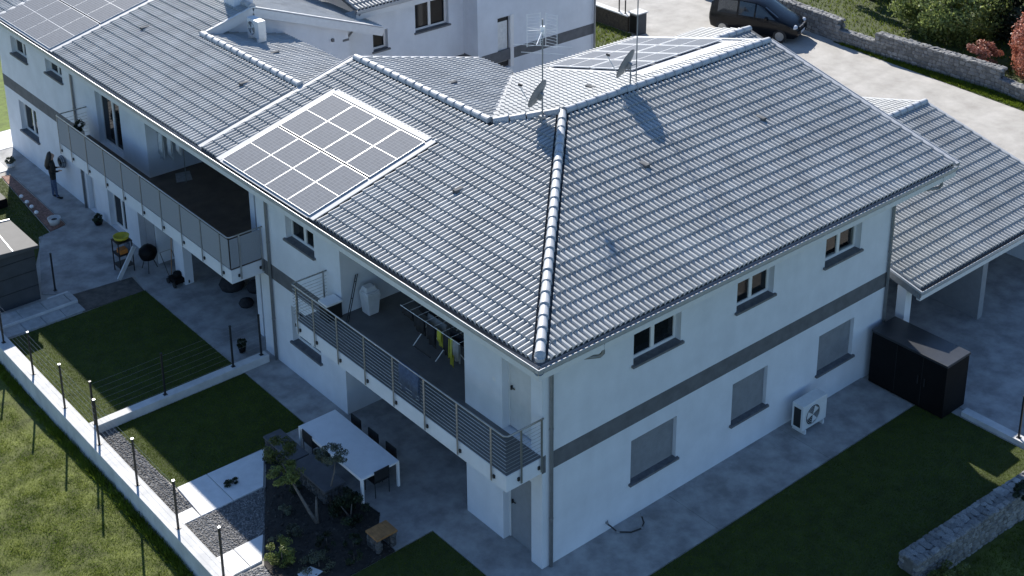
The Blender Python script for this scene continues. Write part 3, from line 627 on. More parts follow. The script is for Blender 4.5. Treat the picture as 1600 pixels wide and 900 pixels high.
MB().box(8.02, 8.27, 19.44, 19.449, 5.15, 5.23).box(7.55, 7.63, 19.36, 19.449, 5.28, 5.38).build('lamp', 'band', G)

# ================================================================== CARPORT
K = thing('carport', 'low carport with grey tiled roof and white piers right of the house', 'carport', (13, 0, 0))
cz, cy0, cyr, cx0, cx1 = 2.52, -.82, 4.85, 12.64, 20.85
def zc(y): return cz+S*(y-cy0)
RP = MB().sheet(*deck(None, [(cx0+.1, cy0+.1, zc(cy0+.1)), (cx1, cy0+.1, zc(cy0+.1)), (cx1, cyr, zc(cyr)), (cx0+.1, cyr, zc(cyr))])); RP.sheet(*deck(None, [(cx0+.1, cyr, zc(cyr)), (cx1, cyr, zc(cyr)), (cx1, 10.4, zc(cyr)-S*(10.4-cyr)), (cx0+.1, 10.4, zc(cyr)-S*(10.4-cyr))]))
roofK = RP.build('roof', 'deck', K); R3 = Roof(roofK)
R3.plane((cx0+.12, cy0+.13, zc(cy0+.13)), (1, 0, 0), Wr, 28, 17, clip=lambda c: [(0, cyr, 0, 1), (cx1-.05, 0, 1, 0)])
R3.plane((cx1-.05, 10.4, zc(cyr)-S*(10.4-cyr)), (-1, 0, 0), Wb, 27, 17, clip=lambda c: [(0, cyr, 0, -1)])
R3.finish()
ridge_caps(roofK, (cx0+.2, cyr, zc(cyr)), (cx1-.05, cyr, zc(cyr)))
v = MB(); v.bar((cx0+.02, cy0, zc(cy0)+.03), (cx0+.02, cyr, zc(cyr)+.03), .05, .06, (0, -S, 1)); v.build('verge_sheet', 'sheet', roofK)
v = MB(); v.bar((cx0+.04, cy0+.02, zc(cy0)-.11), (cx0+.04, cyr, zc(cyr)-.11), .03, .20, (0, -S, 1)); v.build('rake_board', 'zinc', roofK)
v = MB(); v.bar((cx1, cy0, zc(cy0)+.03), (cx1, cyr, zc(cyr)+.03), .09, .06, (0, -S, 1)); v.bar((cx1, 10.4, zc(cyr)-S*(10.4-cyr)+.03), (cx1, cyr, zc(cyr)+.03), .09, .06, (0, S, 1)); v.build('verge_sheet', 'sheet', roofK)
gutter(K, (cx0, cy0, cz+.03), (cx1, cy0, cz+.03), (0, -1, 0))
MB().box(cx0+.03, cx1-.05, cy0+.03, cy0+.15, cz-.24, cz-.115).build('fascia', 'soffit', K)
MB().sheet([(cx0+.1, cy0+.15, cz-.24), (cx1-.1, cy0+.15, cz-.24), (cx1-.1, cyr, zc(cyr)-.26), (cx0+.1, cyr, zc(cyr)-.26)], [(cx0+.1, cy0+.15, cz-.20), (cx1-.1, cy0+.15, cz-.20), (cx1-.1, cyr, zc(cyr)-.22), (cx0+.1, cyr, zc(cyr)-.22)]).build('soffit', 'soffit', K)
for x, y in ((12.75, -.30), (20.3, -.30), (12.75, 4.7)): MB().box(x, x+.28, y, y+.28, 0, 2.42 if y < 0 else 3.6).build('pier', 'plaster', K)
MB().box(16.45, 16.7, -.35, 4.6, 0, 2.42).build('wall', 'door_grey', K); MB().box(12.8, 20.6, 4.9, 5.15, 0, 3.7).build('wall', 'plaster', K); MB().sheet([(20.62, 0, 0), (20.62, 5.1, 0), (20.62, 5.1, 3.70), (20.62, 4.8, 3.72), (20.62, 0, 2.50)], [(20.8, 0, 0), (20.8, 5.1, 0), (20.8, 5.1, 3.70), (20.8, 4.8, 3.72), (20.8, 0, 2.50)]).build('wall', 'plaster', K)  # unseen right wall added to block sun; inner wall's grey stands for deep shade
# porch roof whose ridge end shows beyond the main ridge
PO = thing('porch', 'small tiled porch roof whose ridge end peeks over the main ridge', 'porch', (16, 10.5, 0))
def zp(y): return 5.50-S*abs(y-10.5)
RP = MB().sheet(*deck(None, [(14, 8.4, zp(8.4)), (18.7, 8.4, zp(8.4)), (18.7, 10.5, zp(10.5)), (14, 10.5, zp(10.5))])); RP.sheet(*deck(None, [(14, 10.5, zp(10.5)), (18.7, 10.5, zp(10.5)), (18.7, 12.6, zp(12.6)), (14, 12.6, zp(12.6))]))
roofP = RP.build('roof', 'deck', PO); R4 = Roof(roofP); R4.plane((14, 8.4, zp(8.4)), (1, 0, 0), Wr, 15, 7, clip=lambda c: [(0, 10.5, 0, 1)]); R4.plane((18.6, 12.6, zp(12.6)), (-1, 0, 0), Wb, 15, 7, clip=lambda c: [(0, 10.5, 0, -1)]); R4.finish(0)
ridge_caps(roofP, (14.1, 10.5, zp(10.5)), (18.6, 10.5, zp(10.5)))
for x in (14.3, 18.2):
    for y in (8.7, 12.1): MB().box(x, x+.25, y, y+.25, 0, 4.9).build('pier', 'plaster', PO)

# ================================================================== BACKGROUND HOUSE
B = thing('house', 'white house at the back with dark band and half-seen tiled eave', 'house', (14, 21, 0))
wa = MB(); LB1, LB2 = LY(20.5), LY(19.65)
wall_panel(wa, LB1, 6.0, 14.07, 0, 5.62, [(11.85, 13.38, 4.28, 5.36), (9.97, 10.62, 4.0, 4.75)])
wall_panel(wa, LB2, 14.07, 20.0, 0, 7.6, [(15.03, 15.66, 2.25, 4.32)])
wa.box(19.7, 20.0, 19.95, 28, 0, 7.6); wa.box(14.07, 14.37, 19.95, 20.8, 0, 7.6); wa.box(6, 6.3, 20.8, 28, 0, 5.62); wa.box(6, 20, 28, 28.3, 0, 5.6)
wa.build('wall', 'plaster', B)
MB().box(14.066, 20.004, 19.645, 19.7, 2.56, 3.0).box(19.9, 20.004, 19.7, 28, 2.56, 3.0).build('band', 'band', B); MB().box(6.0, 14.065, 20.495, 20.55, 2.50, 2.92).build('band', 'band', B); MB().box(14.064, 14.2, 19.7, 20.49, 2.5, 2.96).build('band', 'band', B)
window(B, LB1, 11.85, 13.38, 4.28, 5.36); window(B, LB1, 9.97, 10.62, 4.0, 4.75, split=1)
d = MB().lbox(LB2, 15.05, 15.64, -.16, -.12, 2.27, 4.30).build('door', 'dark', B)
MB().lbox(LB2, 15.06, 15.58, -.118, -.10, 2.50, 4.12).build('blind', 'towel', d); MB().lbox(LB2, 15.64, 15.80, -.06, .03, 2.25, 4.35).build('frame', 'frame', d)
MB().lbox(LB2, 18.2, 18.32, 0, .05, 1.75, 1.87).build('lamp', 'band', B)
downpipe(B, [(19.95, 19.55, 7.6), (19.95, 19.55, .05)])
RP = MB()
def ze(y): return 5.98+S*(y-19.8)
RP.sheet(*deck(None, [(8.9, 19.8, ze(19.8)), (14.06, 19.8, ze(19.8)), (14.06, 25, ze(25)), (8.9, 25, ze(25))])); RP.sheet([(13.6, 19.0, 7.6), (20.6, 19.0, 7.6), (20.6, 28, 7.6), (13.6, 28, 7.6)], [(13.6, 19.0, 7.8), (20.6, 19.0, 7.8), (20.6, 28, 7.8), (13.6, 28, 7.8)])
roofB = RP.build('roof', 'deck', B); R5 = Roof(roofB); R5.plane((8.9, 19.8, ze(19.8)), (1, 0, 0), Wr, 17, 14); R5.finish(0)
gutter(B, (8.85, 19.76, 5.98), (14.05, 19.76, 5.98), (0, -1, 0)); MB().box(8.9, 14.05, 19.88, 20.49, 5.62, 5.66).box(8.9, 14.05, 19.86, 19.89, 5.62, 5.86).build('soffit', 'soffit', B)
MB().tube([(9.0, 19.8, 5.85), (9.1, 20.2, 5.45), (9.3, 20.44, 5.2), (8.6, 20.44, 4.6)], .035, 8).build('downpipe', 'zinc', B)

# ================================================================== foliage and grass
def rand_dirs(n):
    v = RNG.normal(size=(n, 3)); return v/np.linalg.norm(v, axis=1, keepdims=True)
def leaf_mesh(name, pts, nrm, size, jit=.6):
    n = len(pts); d = nrm+RNG.normal(size=(n, 3))*jit; d /= np.linalg.norm(d, axis=1, keepdims=True)
    a = np.cross(d, rand_dirs(n)); a /= np.linalg.norm(a, axis=1, keepdims=True)+1e-9; b = np.cross(d, a)
    s = (size*RNG.uniform(.6, 1.3, n))[:, None]
    V = np.stack([pts-a*s, pts+b*s*.5, pts+a*s, pts-b*s*.5], 1).reshape(-1, 3); return raw_mesh(name, V, np.arange(4*n).reshape(-1, 4))
def cloud(c, r, n, clumps=26, clump_r=.33, shell=.72):
    """leaf positions: small clumps spread over and through an ellipsoid, leaving gaps"""
    c, r = np.array(c), np.array(r); cd_ = rand_dirs(clumps)*(RNG.uniform(shell, 1.0, clumps)**1)[:, None]; k = RNG.integers(0, clumps, n)
    o = rand_dirs(n)*(RNG.uniform(.2, 1, n)**.5*clump_r)[:, None]; q = cd_[k]+o
    return c+q*r, (q/np.linalg.norm(q, axis=1, keepdims=True))
def foliage(name, par, c, r, n, size, m, **k):
    p, nn = cloud(c, r, n, **k); me = leaf_mesh(name, p-np.array(BASE[par.name]), nn, size); return link(name, me, m, par, BASE[par.name])
def grass(name, label, poly, z, n, h, m, width=.006, lean=.5, clump=None, zfun=None):
    poly = np.array(poly); mn, mx = poly.min(0), poly.max(0); P = RNG.uniform(mn, mx, (n, 2))
    if clump: cc = RNG.uniform(mn, mx, (clump, 2)); k = RNG.integers(0, clump, n//2); P[:n//2] = cc[k]+RNG.normal(size=(n//2, 2))*.10
    x, y = P[:, 0], P[:, 1]; ins = np.zeros(n, bool); j = len(poly)-1
    for i in range(len(poly)):
        xi, yi = poly[i]; xj, yj = poly[j]; cnd = ((yi > y) != (yj > y)) & (x < (xj-xi)*(y-yi)/(yj-yi+1e-12)+xi); ins ^= cnd; j = i
    P = P[ins]; n = len(P); th = RNG.uniform(0, 6.28, n); wv = np.stack([np.cos(th), np.sin(th), 0*th], 1)*width; hh = h*RNG.uniform(.5, 1.3, n)
    b = np.column_stack([P, np.full(n, z) if zfun is None else zfun(P[:, 0], P[:, 1])-.02]); tip = b+np.column_stack([RNG.normal(size=(n, 2))*lean*hh[:, None], hh])
    V = np.stack([b-wv, b+wv, tip], 1).reshape(-1, 3); me = raw_mesh(name, V, np.arange(3*n).reshape(-1, 3)); return link(name, me, m, label=label, cat='grass', kind='stuff')
grass('lawn_grass', 'short mown grass of the far lawn inside the low wall', LAWNS['lawn'], .010, 60000, .026, 'blade_lawn', .006, .8)
grass('lawn_grass', 'short mown grass of the lawn beside the white table', LAWNS['lawn_b'], .010, 40000, .026, 'blade_lawn', .006, .8)
grass('lawn_grass', 'short mown grass of the large lawn right of the house', [(-1.08, -5.40), (11.95, -5.40), (11.95, -1.68), (-1.08, -1.68)], .010, 105000, .026, 'blade_lawn', .006, .8)
grass('lawn_grass', 'short mown grass of the small lawn below the planting bed', LAWNS['lawn_d'], .010, 26000, .026, 'blade_lawn', .006, .8)
grass('lawn_grass', 'grass strip behind the dark grey shed', LAWNS['lawn_e'], .010, 12000, .04, 'blade_lawn', .008)
grass('meadow_grass', 'rough sunlit meadow grass outside the long low wall', [(-12, 2), (-5.86, 2), (-5.86, 20), (-12, 20)], FZ-.01, 200000, .055, 'blade_meadow', .010, 1.1, clump=1500, zfun=TERRAIN['meadow'])
grass('meadow_tufts', 'taller darker weeds along the outer foot of the long low wall', [(-6.05, 1), (-5.80, 1), (-5.80, 20), (-6.05, 20)], FZ, 9000, .16, 'blade_lawn', .010, .5, clump=160, zfun=TERRAIN['meadow'])
grass('outer_grass', 'shaded rough grass below the right stone wall', [(2, -9), (15, -9), (15, -5.85), (2, -5.75)], FZ-.02, 30000, .06, 'blade_lawn', .008, .8)
grass('verge_grass', 'narrow grass verge along the foot of the stone boundary wall', [(31.3, 5), (32.3, 5), (32.3, 16.6), (32.0, 16.6)], .01, 9000, .10, 'blade_lawn', .02)
grass('garden_grass', 'sunlit garden grass behind the stone boundary wall', [(32.8, 9), (50, 9), (60, 34), (32.8, 34)], .25, 40000, .12, 'blade_meadow', .03)
grass('garden_grass', 'patch of grass beside the back house corner', [(20.2, 21.3), (24, 21.3), (26, 23.6), (26, 28), (20.2, 28)], .02, 6000, .1, 'blade_meadow', .025)
def pebbles(name, label, poly, n, r, m, z=.018):
    mn, mx = np.array(poly).min(0), np.array(poly).max(0); ico = bmesh.new(); bmesh.ops.create_icosphere(ico, subdivisions=1, radius=1); iv = np.array([v.co[:] for v in ico.verts]); fi = np.array([[v.index for v in f.verts] for f in ico.faces]); ico.free()
    V = []; F = []; pg = poly
    def inside(x, y):
        c = False; j = len(pg)-1
        for i in range(len(pg)):
            if (pg[i][1] > y) != (pg[j][1] > y) and x < (pg[j][0]-pg[i][0])*(y-pg[i][1])/(pg[j][1]-pg[i][1])+pg[i][0]: c = not c
            j = i
        return c
    for _ in range(n):
        x, y = RNG.uniform(mn, mx)
        if not inside(x, y): continue
        s = r*RNG.uniform(.5, 1.4); F.append(fi+len(V)*12); V.append(iv*np.array([s, s*RNG.uniform(.6, 1), s*.55])*1.0+[x, y, z+s*.2])
    return link(name, raw_mesh(name, np.concatenate(V), np.concatenate(F)), m, label=label, cat='gravel', kind='stuff')
pebbles('pebble_gravel', 'grey pebbles between the pale slabs inside the low wall', [(-5.40, 5.05), (-4.05, 5.05), (-3.18, 6.50), (-5.40, 6.50)], 3600, .022, 'pebble_grey')
pebbles('pebble_gravel', 'narrow strip of grey pebbles beside the lit lawn edge', [(-5.40, 6.6), (-4.86, 6.6), (-4.86, 11.1), (-5.40, 11.1)], 2600, .022, 'pebble_grey')
pebbles('pebble_gravel', 'corner of grey pebbles at the bottom of the low wall', [(-5.40, 2.6), (-4.78, 2.6), (-4.62, 4.15), (-5.40, 4.25)], 1200, .022, 'pebble_grey')
pebbles('bark_mulch', 'dark mulch with pale pebbles covering the planting bed', [(-2.20, 8.05), (-4.60, 4.15), (-4.75, 2.62), (-2.12, 2.62), (-2.12, 3.3), (-1.64, 3.9), (-1.74, 5.0), (-1.87, 8.0)], 1100, .030, 'soilbits', .03)

# ================================================================== stone walls
def stone_meshes():
    out = []
    for k in range(7):
        bm = bmesh.new(); bmesh.ops.create_cube(bm, size=2); bmesh.ops.bevel(bm, geom=bm.edges[:], offset=.42, segments=1, affect='EDGES')
        for v_ in bm.verts: v_.co *= random.uniform(.82, 1.12)
        me = bpy.data.meshes.new('stone'); bm.to_mesh(me); bm.free(); me.materials.append(MAT['stone']); out.append(me)
    return out
STONES = stone_meshes()
def stone_wall(label, pts, th, heights, sz, cap=True, nmax=300, base=0.):
    t = thing('stone_wall', label, 'stone wall', (*pts[0], base)); core = MB(); P = []
    for (a, b_), h in zip(zip(pts[:-1], pts[1:]), heights):
        a, b_ = Vector((*a, 0)), Vector((*b_, 0)); d = b_-a; l = d.length; d.normalize(); s = Vector((-d.y, d.x, 0)); z = base
        core.obox((a+b_)/2+Vector((0, 0, base+h/2-.012)), d*l/2, s*(th/2-.022), Vector((0, 0, h/2-.012)))
        row = 0
        while z < base+h-.03:
            rh = min(sz*random.uniform(.7, 1.15), base+h-z+.03); u = -random.uniform(0, sz*.5)
            while u < l:
                wd = sz*random.uniform(.8, 1.9)
                for side in (-1, 1):
                    c = a+d*min(max(u+wd/2, 0), l)+s*side*(th/2-.07)+Vector((0, 0, z+rh/2)); P.append((c, d*wd*.52, s*random.uniform(.062, .082), Vector((0, 0, rh*.52))))
                u += wd
            z += rh
        if cap:
            u = 0
            while u < l:
                wd = sz*random.uniform(.9, 1.8); v = -th/2
                while v < th/2-.02:
                    dv = min(random.uniform(.16, .32), th/2-v); c = a+d*min(u+wd/2, l)+s*(v+dv/2)+Vector((0, 0, base+h-.012)); P.append((c, d*wd*.52, s*dv*.52, Vector((0, 0, random.uniform(.022, .035))))); v += dv
                u += wd
    core.build('wall_core', 'stonecore', t)
    P.sort(key=lambda q: (q[0]-CAMP).length); V = []; F = []
    for i, (c, X, Y, Zv) in enumerate(P):
        M = Matrix(((X.x, Y.x, Zv.x, c.x), (X.y, Y.y, Zv.y, c.y), (X.z, Y.z, Zv.z, c.z), (0, 0, 0, 1))) @ Matrix.Rotation(random.gauss(0, .06), 4, 'Y') @ Matrix.Rotation(random.choice((0, math.pi)), 4, 'Z'); me = random.choice(STONES)
        if i < nmax:
            o = bpy.data.objects.new('stone', me); COL.objects.link(o); o.parent = t; M.translation -= BASE[t.name]; o.matrix_parent_inverse = Matrix(); o.matrix_basis = M
        else:
            k = len(V); V += [tuple(M @ v_.co) for v_ in me.vertices]; F += [tuple(a+k for a in p.vertices) for p in me.polygons]
    if F:
        mb = MB(); mb.v = V; mb.f = F; mb.build('stone_mass', 'stone', t)['kind'] = 'stuff'
stone_wall('grey dry stone wall ending in the lawn at the lower right', [(6.05, -5.31), (9.6, -5.47), (13.5, -5.70)], .52, [.82, .82], .135, base=-.42)
stone_wall('tall stretch of grey stone boundary wall next to the parked car', [(33.0, 26), (32.75, 19.9), (32.45, 16.9)], .45, [1.0, 1.0], .17)
stone_wall('low dip of the stone boundary wall between two taller stretches', [(32.45, 16.88), (32.4, 14.9)], .42, [.55], .16)
stone_wall('middle stretch of stone boundary wall along the grass verge', [(32.4, 14.88), (32.62, 9.0)], .45, [.95], .17)
stone_wall('low right end of the stone boundary wall beside the red shrub', [(32.6, 8.98), (31.7, 5.0)], .42, [.55], .16)

# ================================================================== aerials and dishes on the ridge
def dish(label, base, zc_, face, r, lnb_len):
    base = Vector(base); t = thing('satellite_dish', label, 'satellite dish', base)
    MB().tube([base, base+Vector((0, 0, zc_+.05))], .02, 8).box(base.x-.06, base.x+.06, base.y-.06, base.y+.06, base.z-.12, base.z+.01).build('mast', 'zinc', t)
    f = Vector(face).normalized(); s = f.cross(Vector((0, 0, 1))).normalized(); u = s.cross(f); c = base+Vector((0, 0, zc_))+f*.10; m = MB(); n = 20
    for off in (0, -.012):
        k = len(m.v)
        for i in range(6):
            rr = r*i/5
            for j in range(n): a = 2*math.pi*j/n; m.v.append(tuple(c+f*(.16*r*(i/5)**2+off)+(s*math.cos(a)*.92+u*math.sin(a))*rr))
        for i in range(5):
            for j in range(n): m.f.append((k+i*n+j, k+i*n+(j+1) % n, k+(i+1)*n+(j+1) % n, k+(i+1)*n+j))
    m.build('reflector', 'zinc', t, smooth=True)
    a = c-u*r*.95+f*.1; b = c+f*lnb_len-u*r*.15; arm = MB().tube([c-u*.2-f*.05, a, b], .012, 6).build('feed_arm', 'steel', t)
    MB().tube([b, b-f*.10+u*.02], .035, 8).build('lnb', 'blackmetal', arm)
    MB().obox(c-f*.05, f*.05, s*.05, u*.09).build('mount', 'zinc', t)
dish('satellite dish on the ridge close to the hip top', (5.20, 5.92, 7.56), .52, (-.35, .93, .42), .42, .62)
dish('satellite dish on the main ridge beside the thin bare mast', (8.20, 5.78, 7.56), .62, (-.35, .93, .42), .45, .65)
a = thing('antenna', 'white grid television antenna on a tall mast near the hip top', 'antenna', (5.26, 5.98, 7.5))
MB().tube([(5.26, 5.98, 7.45), (5.26, 5.98, 10.15)], .018, 8).build('mast', 'zinc', a)
n1 = Vector((.64, -.77, 0)); f1 = Vector((-.77, -.64, 0)); c0 = Vector((5.28, 6.0, 9.85)); gm = MB()
for s_ in (-1, 1):
    for side in (-1, 1): gm.tube([c0+n1*.05*s_+Vector((0, 0, -.05)) if False else c0+n1*(.08*s_)+Vector((0, 0, .5*side*.04)), c0+n1*(.36*s_)+Vector((0, 0, .04*side))], .006, 5)
    for k in range(11):
        z = -.42+k*.084; gm.tube([c0+n1*(.07*s_)+f1*(-.06)+Vector((0, 0, z)), c0+n1*(.38*s_)+f1*.10+Vector((0, 0, z))], .005, 4)
    for q in (.07, .38): gm.tube([c0+n1*(q*s_)+f1*(-.06 if q < .1 else .10)+Vector((0, 0, -.44)), c0+n1*(q*s_)+f1*(-.06 if q < .1 else .10)+Vector((0, 0, .44))], .008, 5)
gm.build('reflector_grid', 'white', a)
ym = MB(); ym.tube([c0-f1*.1, c0+f1*.95+Vector((0, 0, -.05))], .012, 6)
for k in range(9): p = c0+f1*(.15+k*.095)+Vector((0, 0, -.01*k)); ym.tube([p-n1*(.12-.004*k), p+n1*(.12-.004*k)], .005, 4)
ym.build('boom', 'white', a); hm = MB()
for z, l in ((-.42, .75), (-.62, .55)): hm.tube([c0+n1*(-l)+Vector((0, 0, z)), c0+n1*l+Vector((0, 0, z))], .007, 5)
hm.build('dipole', 'white', a); MB().obox(c0, n1*.05, f1*.06, Vector((0, 0, .10))).build('junction_box', 'white', a)
a = thing('antenna', 'thin dark mast standing on the main ridge', 'antenna', (8.44, 5.80, 7.5))
MB().tube([(8.44, 5.80, 7.45), (8.44, 5.80, 10.6)], .016, 8).build('mast', 'zinc', a)
MB().tube([(8.24, 5.70, 10.2), (8.64, 5.90, 10.2)], .008, 5).build('dipole', 'zinc', a)
for z in (7.9, 8.2): MB().tube([(8.44, 5.8, z), (8.20, 5.78, z)], .012, 5).build('bracket', 'zinc', a)

# ================================================================== outdoor air-conditioning units
def ac_unit(label, o, X, Y, w_, d, h, foot=.12):
    """o: front left bottom corner, X along front, Y depth (towards the back)"""
    o, X, Y = Vector(o), Vector(X), Vector(Y); Zu = Vector((0, 0, 1)); t = thing('air_conditioner', label, 'air conditioner', o)
    c = o+X*w_/2+Y*d/2+Zu*(foot+h/2); MB().obox(c, X*w_/2, Y*d/2, Zu*h/2).build('casing', 'acwhite', t, bevel=.015)
    fc = o+X*w_*.40-Y*.012+Zu*(foot+h*.5); r = h*.40; m = MB()
    ring = [fc+X*math.cos(2*math.pi*k/28)*r+Zu*math.sin(2*math.pi*k/28)*r for k in range(29)]; m.tube(ring, .014, 6, False); gr = m.build('grille', 'acwhite', t)
    disc = MB(); disc.add([fc+Y*.008+X*math.cos(2*math.pi*k/28)*r*.97+Zu*math.sin(2*math.pi*k/28)*r*.97 for k in range(28)]+[fc+Y*.0095+X*math.cos(2*math.pi*k/28)*r*.97+Zu*math.sin(2*math.pi*k/28)*r*.97 for k in range(28)], [tuple(range(28)), tuple(range(28, 56))[::-1]]+[(k, (k+1) % 28, 28+(k+1) % 28, 28+k) for k in range(28)]); disc.build('fan_opening', 'dark', t)
    for k in range(3):
        a = k*2.094+.4; p = [fc+Y*.006-Y*.008, fc-Y*.004+(X*math.cos(a)+Zu*math.sin(a))*r*.85, fc-Y*.002+(X*math.cos(a+.9)+Zu*math.sin(a+.9))*r*.85]; MB().sheet(p, [q+Y*.004 for q in p]).build('fan_blade', 'acwhite', t)
    g2 = MB()
    for k in range(1, 6): rr = r*k/6; g2.tube([fc-Y*.008+X*math.cos(2*math.pi*j/20)*rr+Zu*math.sin(2*math.pi*j/20)*rr for j in range(21)], .004, 4, False)
    g2.build('guard', 'acwhite', gr)
    sc = o-X*.004+Y*d/2+Zu*(foot+h*.48); MB().obox(sc, X*.004, Y*d*.30, Zu*h*.38).build('side_grille', 'dark', t)
    for q in (.12, .88): MB().obox(o+X*w_*q+Y*d/2+Zu*foot/2, X*.03, Y*d*.55, Zu*foot/2).build('foot', 'acwhite', t)
ac_unit('white air conditioner standing on the pavement by the right wall', (8.20, -.62, .03), (1, 0, 0), (0, 1, 0), .95, .36, .72)
ac_unit('white air conditioner standing on the lower roof beside the gable', (4.02, 18.75, zf(5.3-4.02)+.06), (0, -1, 0), (1, 0, 0), .70, .28, .58)

# ================================================================== garden cupboard, shed
t = thing('garden_cupboard', 'tall black storage cupboard at the far end of the right pavement', 'cupboard', (12, -1.4, 0))
cb = MB().box(11.50, 12.50, -2.50, -.20, .03, 1.54).build('body', 'shedblack', t, bevel=.01)
for y in (-1.8, -1.0): MB().box(11.494, 11.499, y-.006, y+.006, .08, 1.50).build('door_joint', 'dark', cb)
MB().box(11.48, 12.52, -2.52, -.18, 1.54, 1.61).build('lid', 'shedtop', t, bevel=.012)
for y in (-1.9, -1.7): MB().box(11.47, 11.49, y-.015, y+.015, .7, .95).build('handle', 'blackmetal', t)
t = thing('garden_shed', 'dark grey shed with a paler grey roof at the left edge', 'shed', (-4.2, 19.5, 0))
MB().box(-4.9, -3.68, 18.6, 20.5, 0, 1.78).build('wall', 'shedgrey', t)
rf = MB().sheet([(-5.05, 18.45, 1.78), (-3.58, 18.45, 1.74), (-3.58, 20.62, 1.74), (-5.05, 20.62, 1.78)], [(-5.05, 18.45, 1.95), (-3.58, 18.45, 1.84), (-3.58, 20.62, 1.84), (-5.05, 20.62, 1.95)]).build('roof', 'shedroof', t, bevel=.02)
MB().bar((-4.35, 18.46, 1.905), (-4.20, 20.6, 1.90), .035, .02).build('seam', 'white', rf); MB().bar((-5.0, 20.60, 1.96), (-3.6, 20.60, 1.86), .05, .03).build('trim', 'white', rf)
for z in (.5, 1.0, 1.45): MB().box(-4.89, -3.69, 18.59, 18.60, z, z+.015).build('board_joint', 'dark', t)

# ================================================================== terrace furniture
t = thing('garden_table', 'long white table on the shaded terrace', 'table', (-1.2, 5.8, 0))
MB().box(-1.77, -.68, 4.40, 7.16, .70, .75).build('table_top', 'white', t, bevel=.006)
for x in (-1.74, -.71):
    for y in (4.43, 7.13): MB().box(x-.03, x+.03, y-.03, y+.03, .03, .699).build('leg', 'white', t)
MB().box(-1.74, -1.71, 4.47, 7.09, .63, .699).box(-.74, -.71, 4.47, 7.09, .63, .699).build('apron', 'white', t)
def chair(label, x, y, a):
    t = thing('garden_chair', label, 'chair', (x, y, .03)); c, s = math.cos(a), math.sin(a); P = lambda u, v, z: (x+c*u-s*v, y+s*u+c*v, z)
    X, Y = Vector((c, s, 0)), Vector((-s, c, 0)); MB().obox(P(0, 0, .44), X*.22, Y*.22, Vector((0, 0, .015))).build('seat', 'blackmetal', t)
    MB().obox(P(.23, 0, .64), X*.012, Y*.21, Vector((0, 0, .14))).build('backrest', 'blackmetal', t)
    for u in (-.2, .22):
        for v in (-.2, .2): MB().tube([P(u, v, .03), P(u, v, .44 if u < 0 else .78)], .012, 6).build('leg', 'blackmetal', t)
for i, y in enumerate((5.0, 5.75, 6.5)): chair(f'dark garden chair behind the white table, {["nearest the corner", "in the middle", "at the far end"][i]}', -.72, y, 0)
chair('dark garden chair at the near end of the white table', -1.2, 4.62, -math.pi/2); chair('dark garden chair tucked under the meadow side of the white table', -1.55, 6.75, math.pi)
def gabion(name, label, cat, x0, x1, y0, y1, h, top_m, over=.03, tz=.05, legs=False, planks=1):
    t = thing(name, label, cat, ((x0+x1)/2, (y0+y1)/2, 0))
    segs = [(x0, x1, y0, y1)] if not legs else [(x0, x0+.14, y0, y1), (x1-.14, x1, y0, y1)]
    for (a, b_, c, d) in segs:
        core = MB().box(a+.04, b_-.04, c+.04, d-.04, .03, h-.01).build('stone_cage', 'stonecore', t); V = []
        L_ = [(a, None), (b_, None)]
        for side in range(4):
            u0, u1 = (c, d) if side < 2 else (a, b_); u = u0
            while u < u1-.02:
                wd = random.uniform(.08, .16); z = .04
                while z < h-.05:
                    rh = random.uniform(.07, .13); q = min(u+wd/2, u1-.03)
                    cc = {0: (a+.04, q), 1: (b_-.04, q), 2: (q, c+.04), 3: (q, d-.04)}[side]
                    M = Matrix.Translation(Vector((cc[0], cc[1], min(z+rh/2, h-.05)))) @ Matrix.Rotation(random.uniform(0, 6), 4, 'Z') @ Matrix.Diagonal((wd*.5, .05, rh*.5, 1)); V.append(M)
                    z += rh
                u += wd
        mb = MB()
        for M in V: me = random.choice(STONES); mb.add([tuple(M @ v_.co) for v_ in me.vertices], [tuple(p.vertices) for p in me.polygons])
        mb.build('cage_stones', 'gabion', core)['kind'] = 'stuff'
    n = planks; dx = (x1-x0+2*over)/n
    for i in range(n): MB().box(x0-over+i*dx+.002, x0-over+(i+1)*dx-.002, y0-over, y1+over, h, h+tz).build('seat_board', top_m, t, bevel=.005)
gabion('stone_bench', 'dark-topped stone cage bench beside the lawn end of the bed', 'bench', -2.42, -1.98, 6.44, 7.72, .40, 'benchtop')
gabion('stone_bench', 'dark-topped stone cage bench next to the bent pine shrub', 'bench', -2.45, -1.92, 4.95, 6.34, .40, 'benchtop')
gabion('stool', 'small stool with orange wooden top on stone cage legs', 'stool', -2.50, -1.97, 2.74, 3.16, .40, 'wood', .02, .05, True, 4)

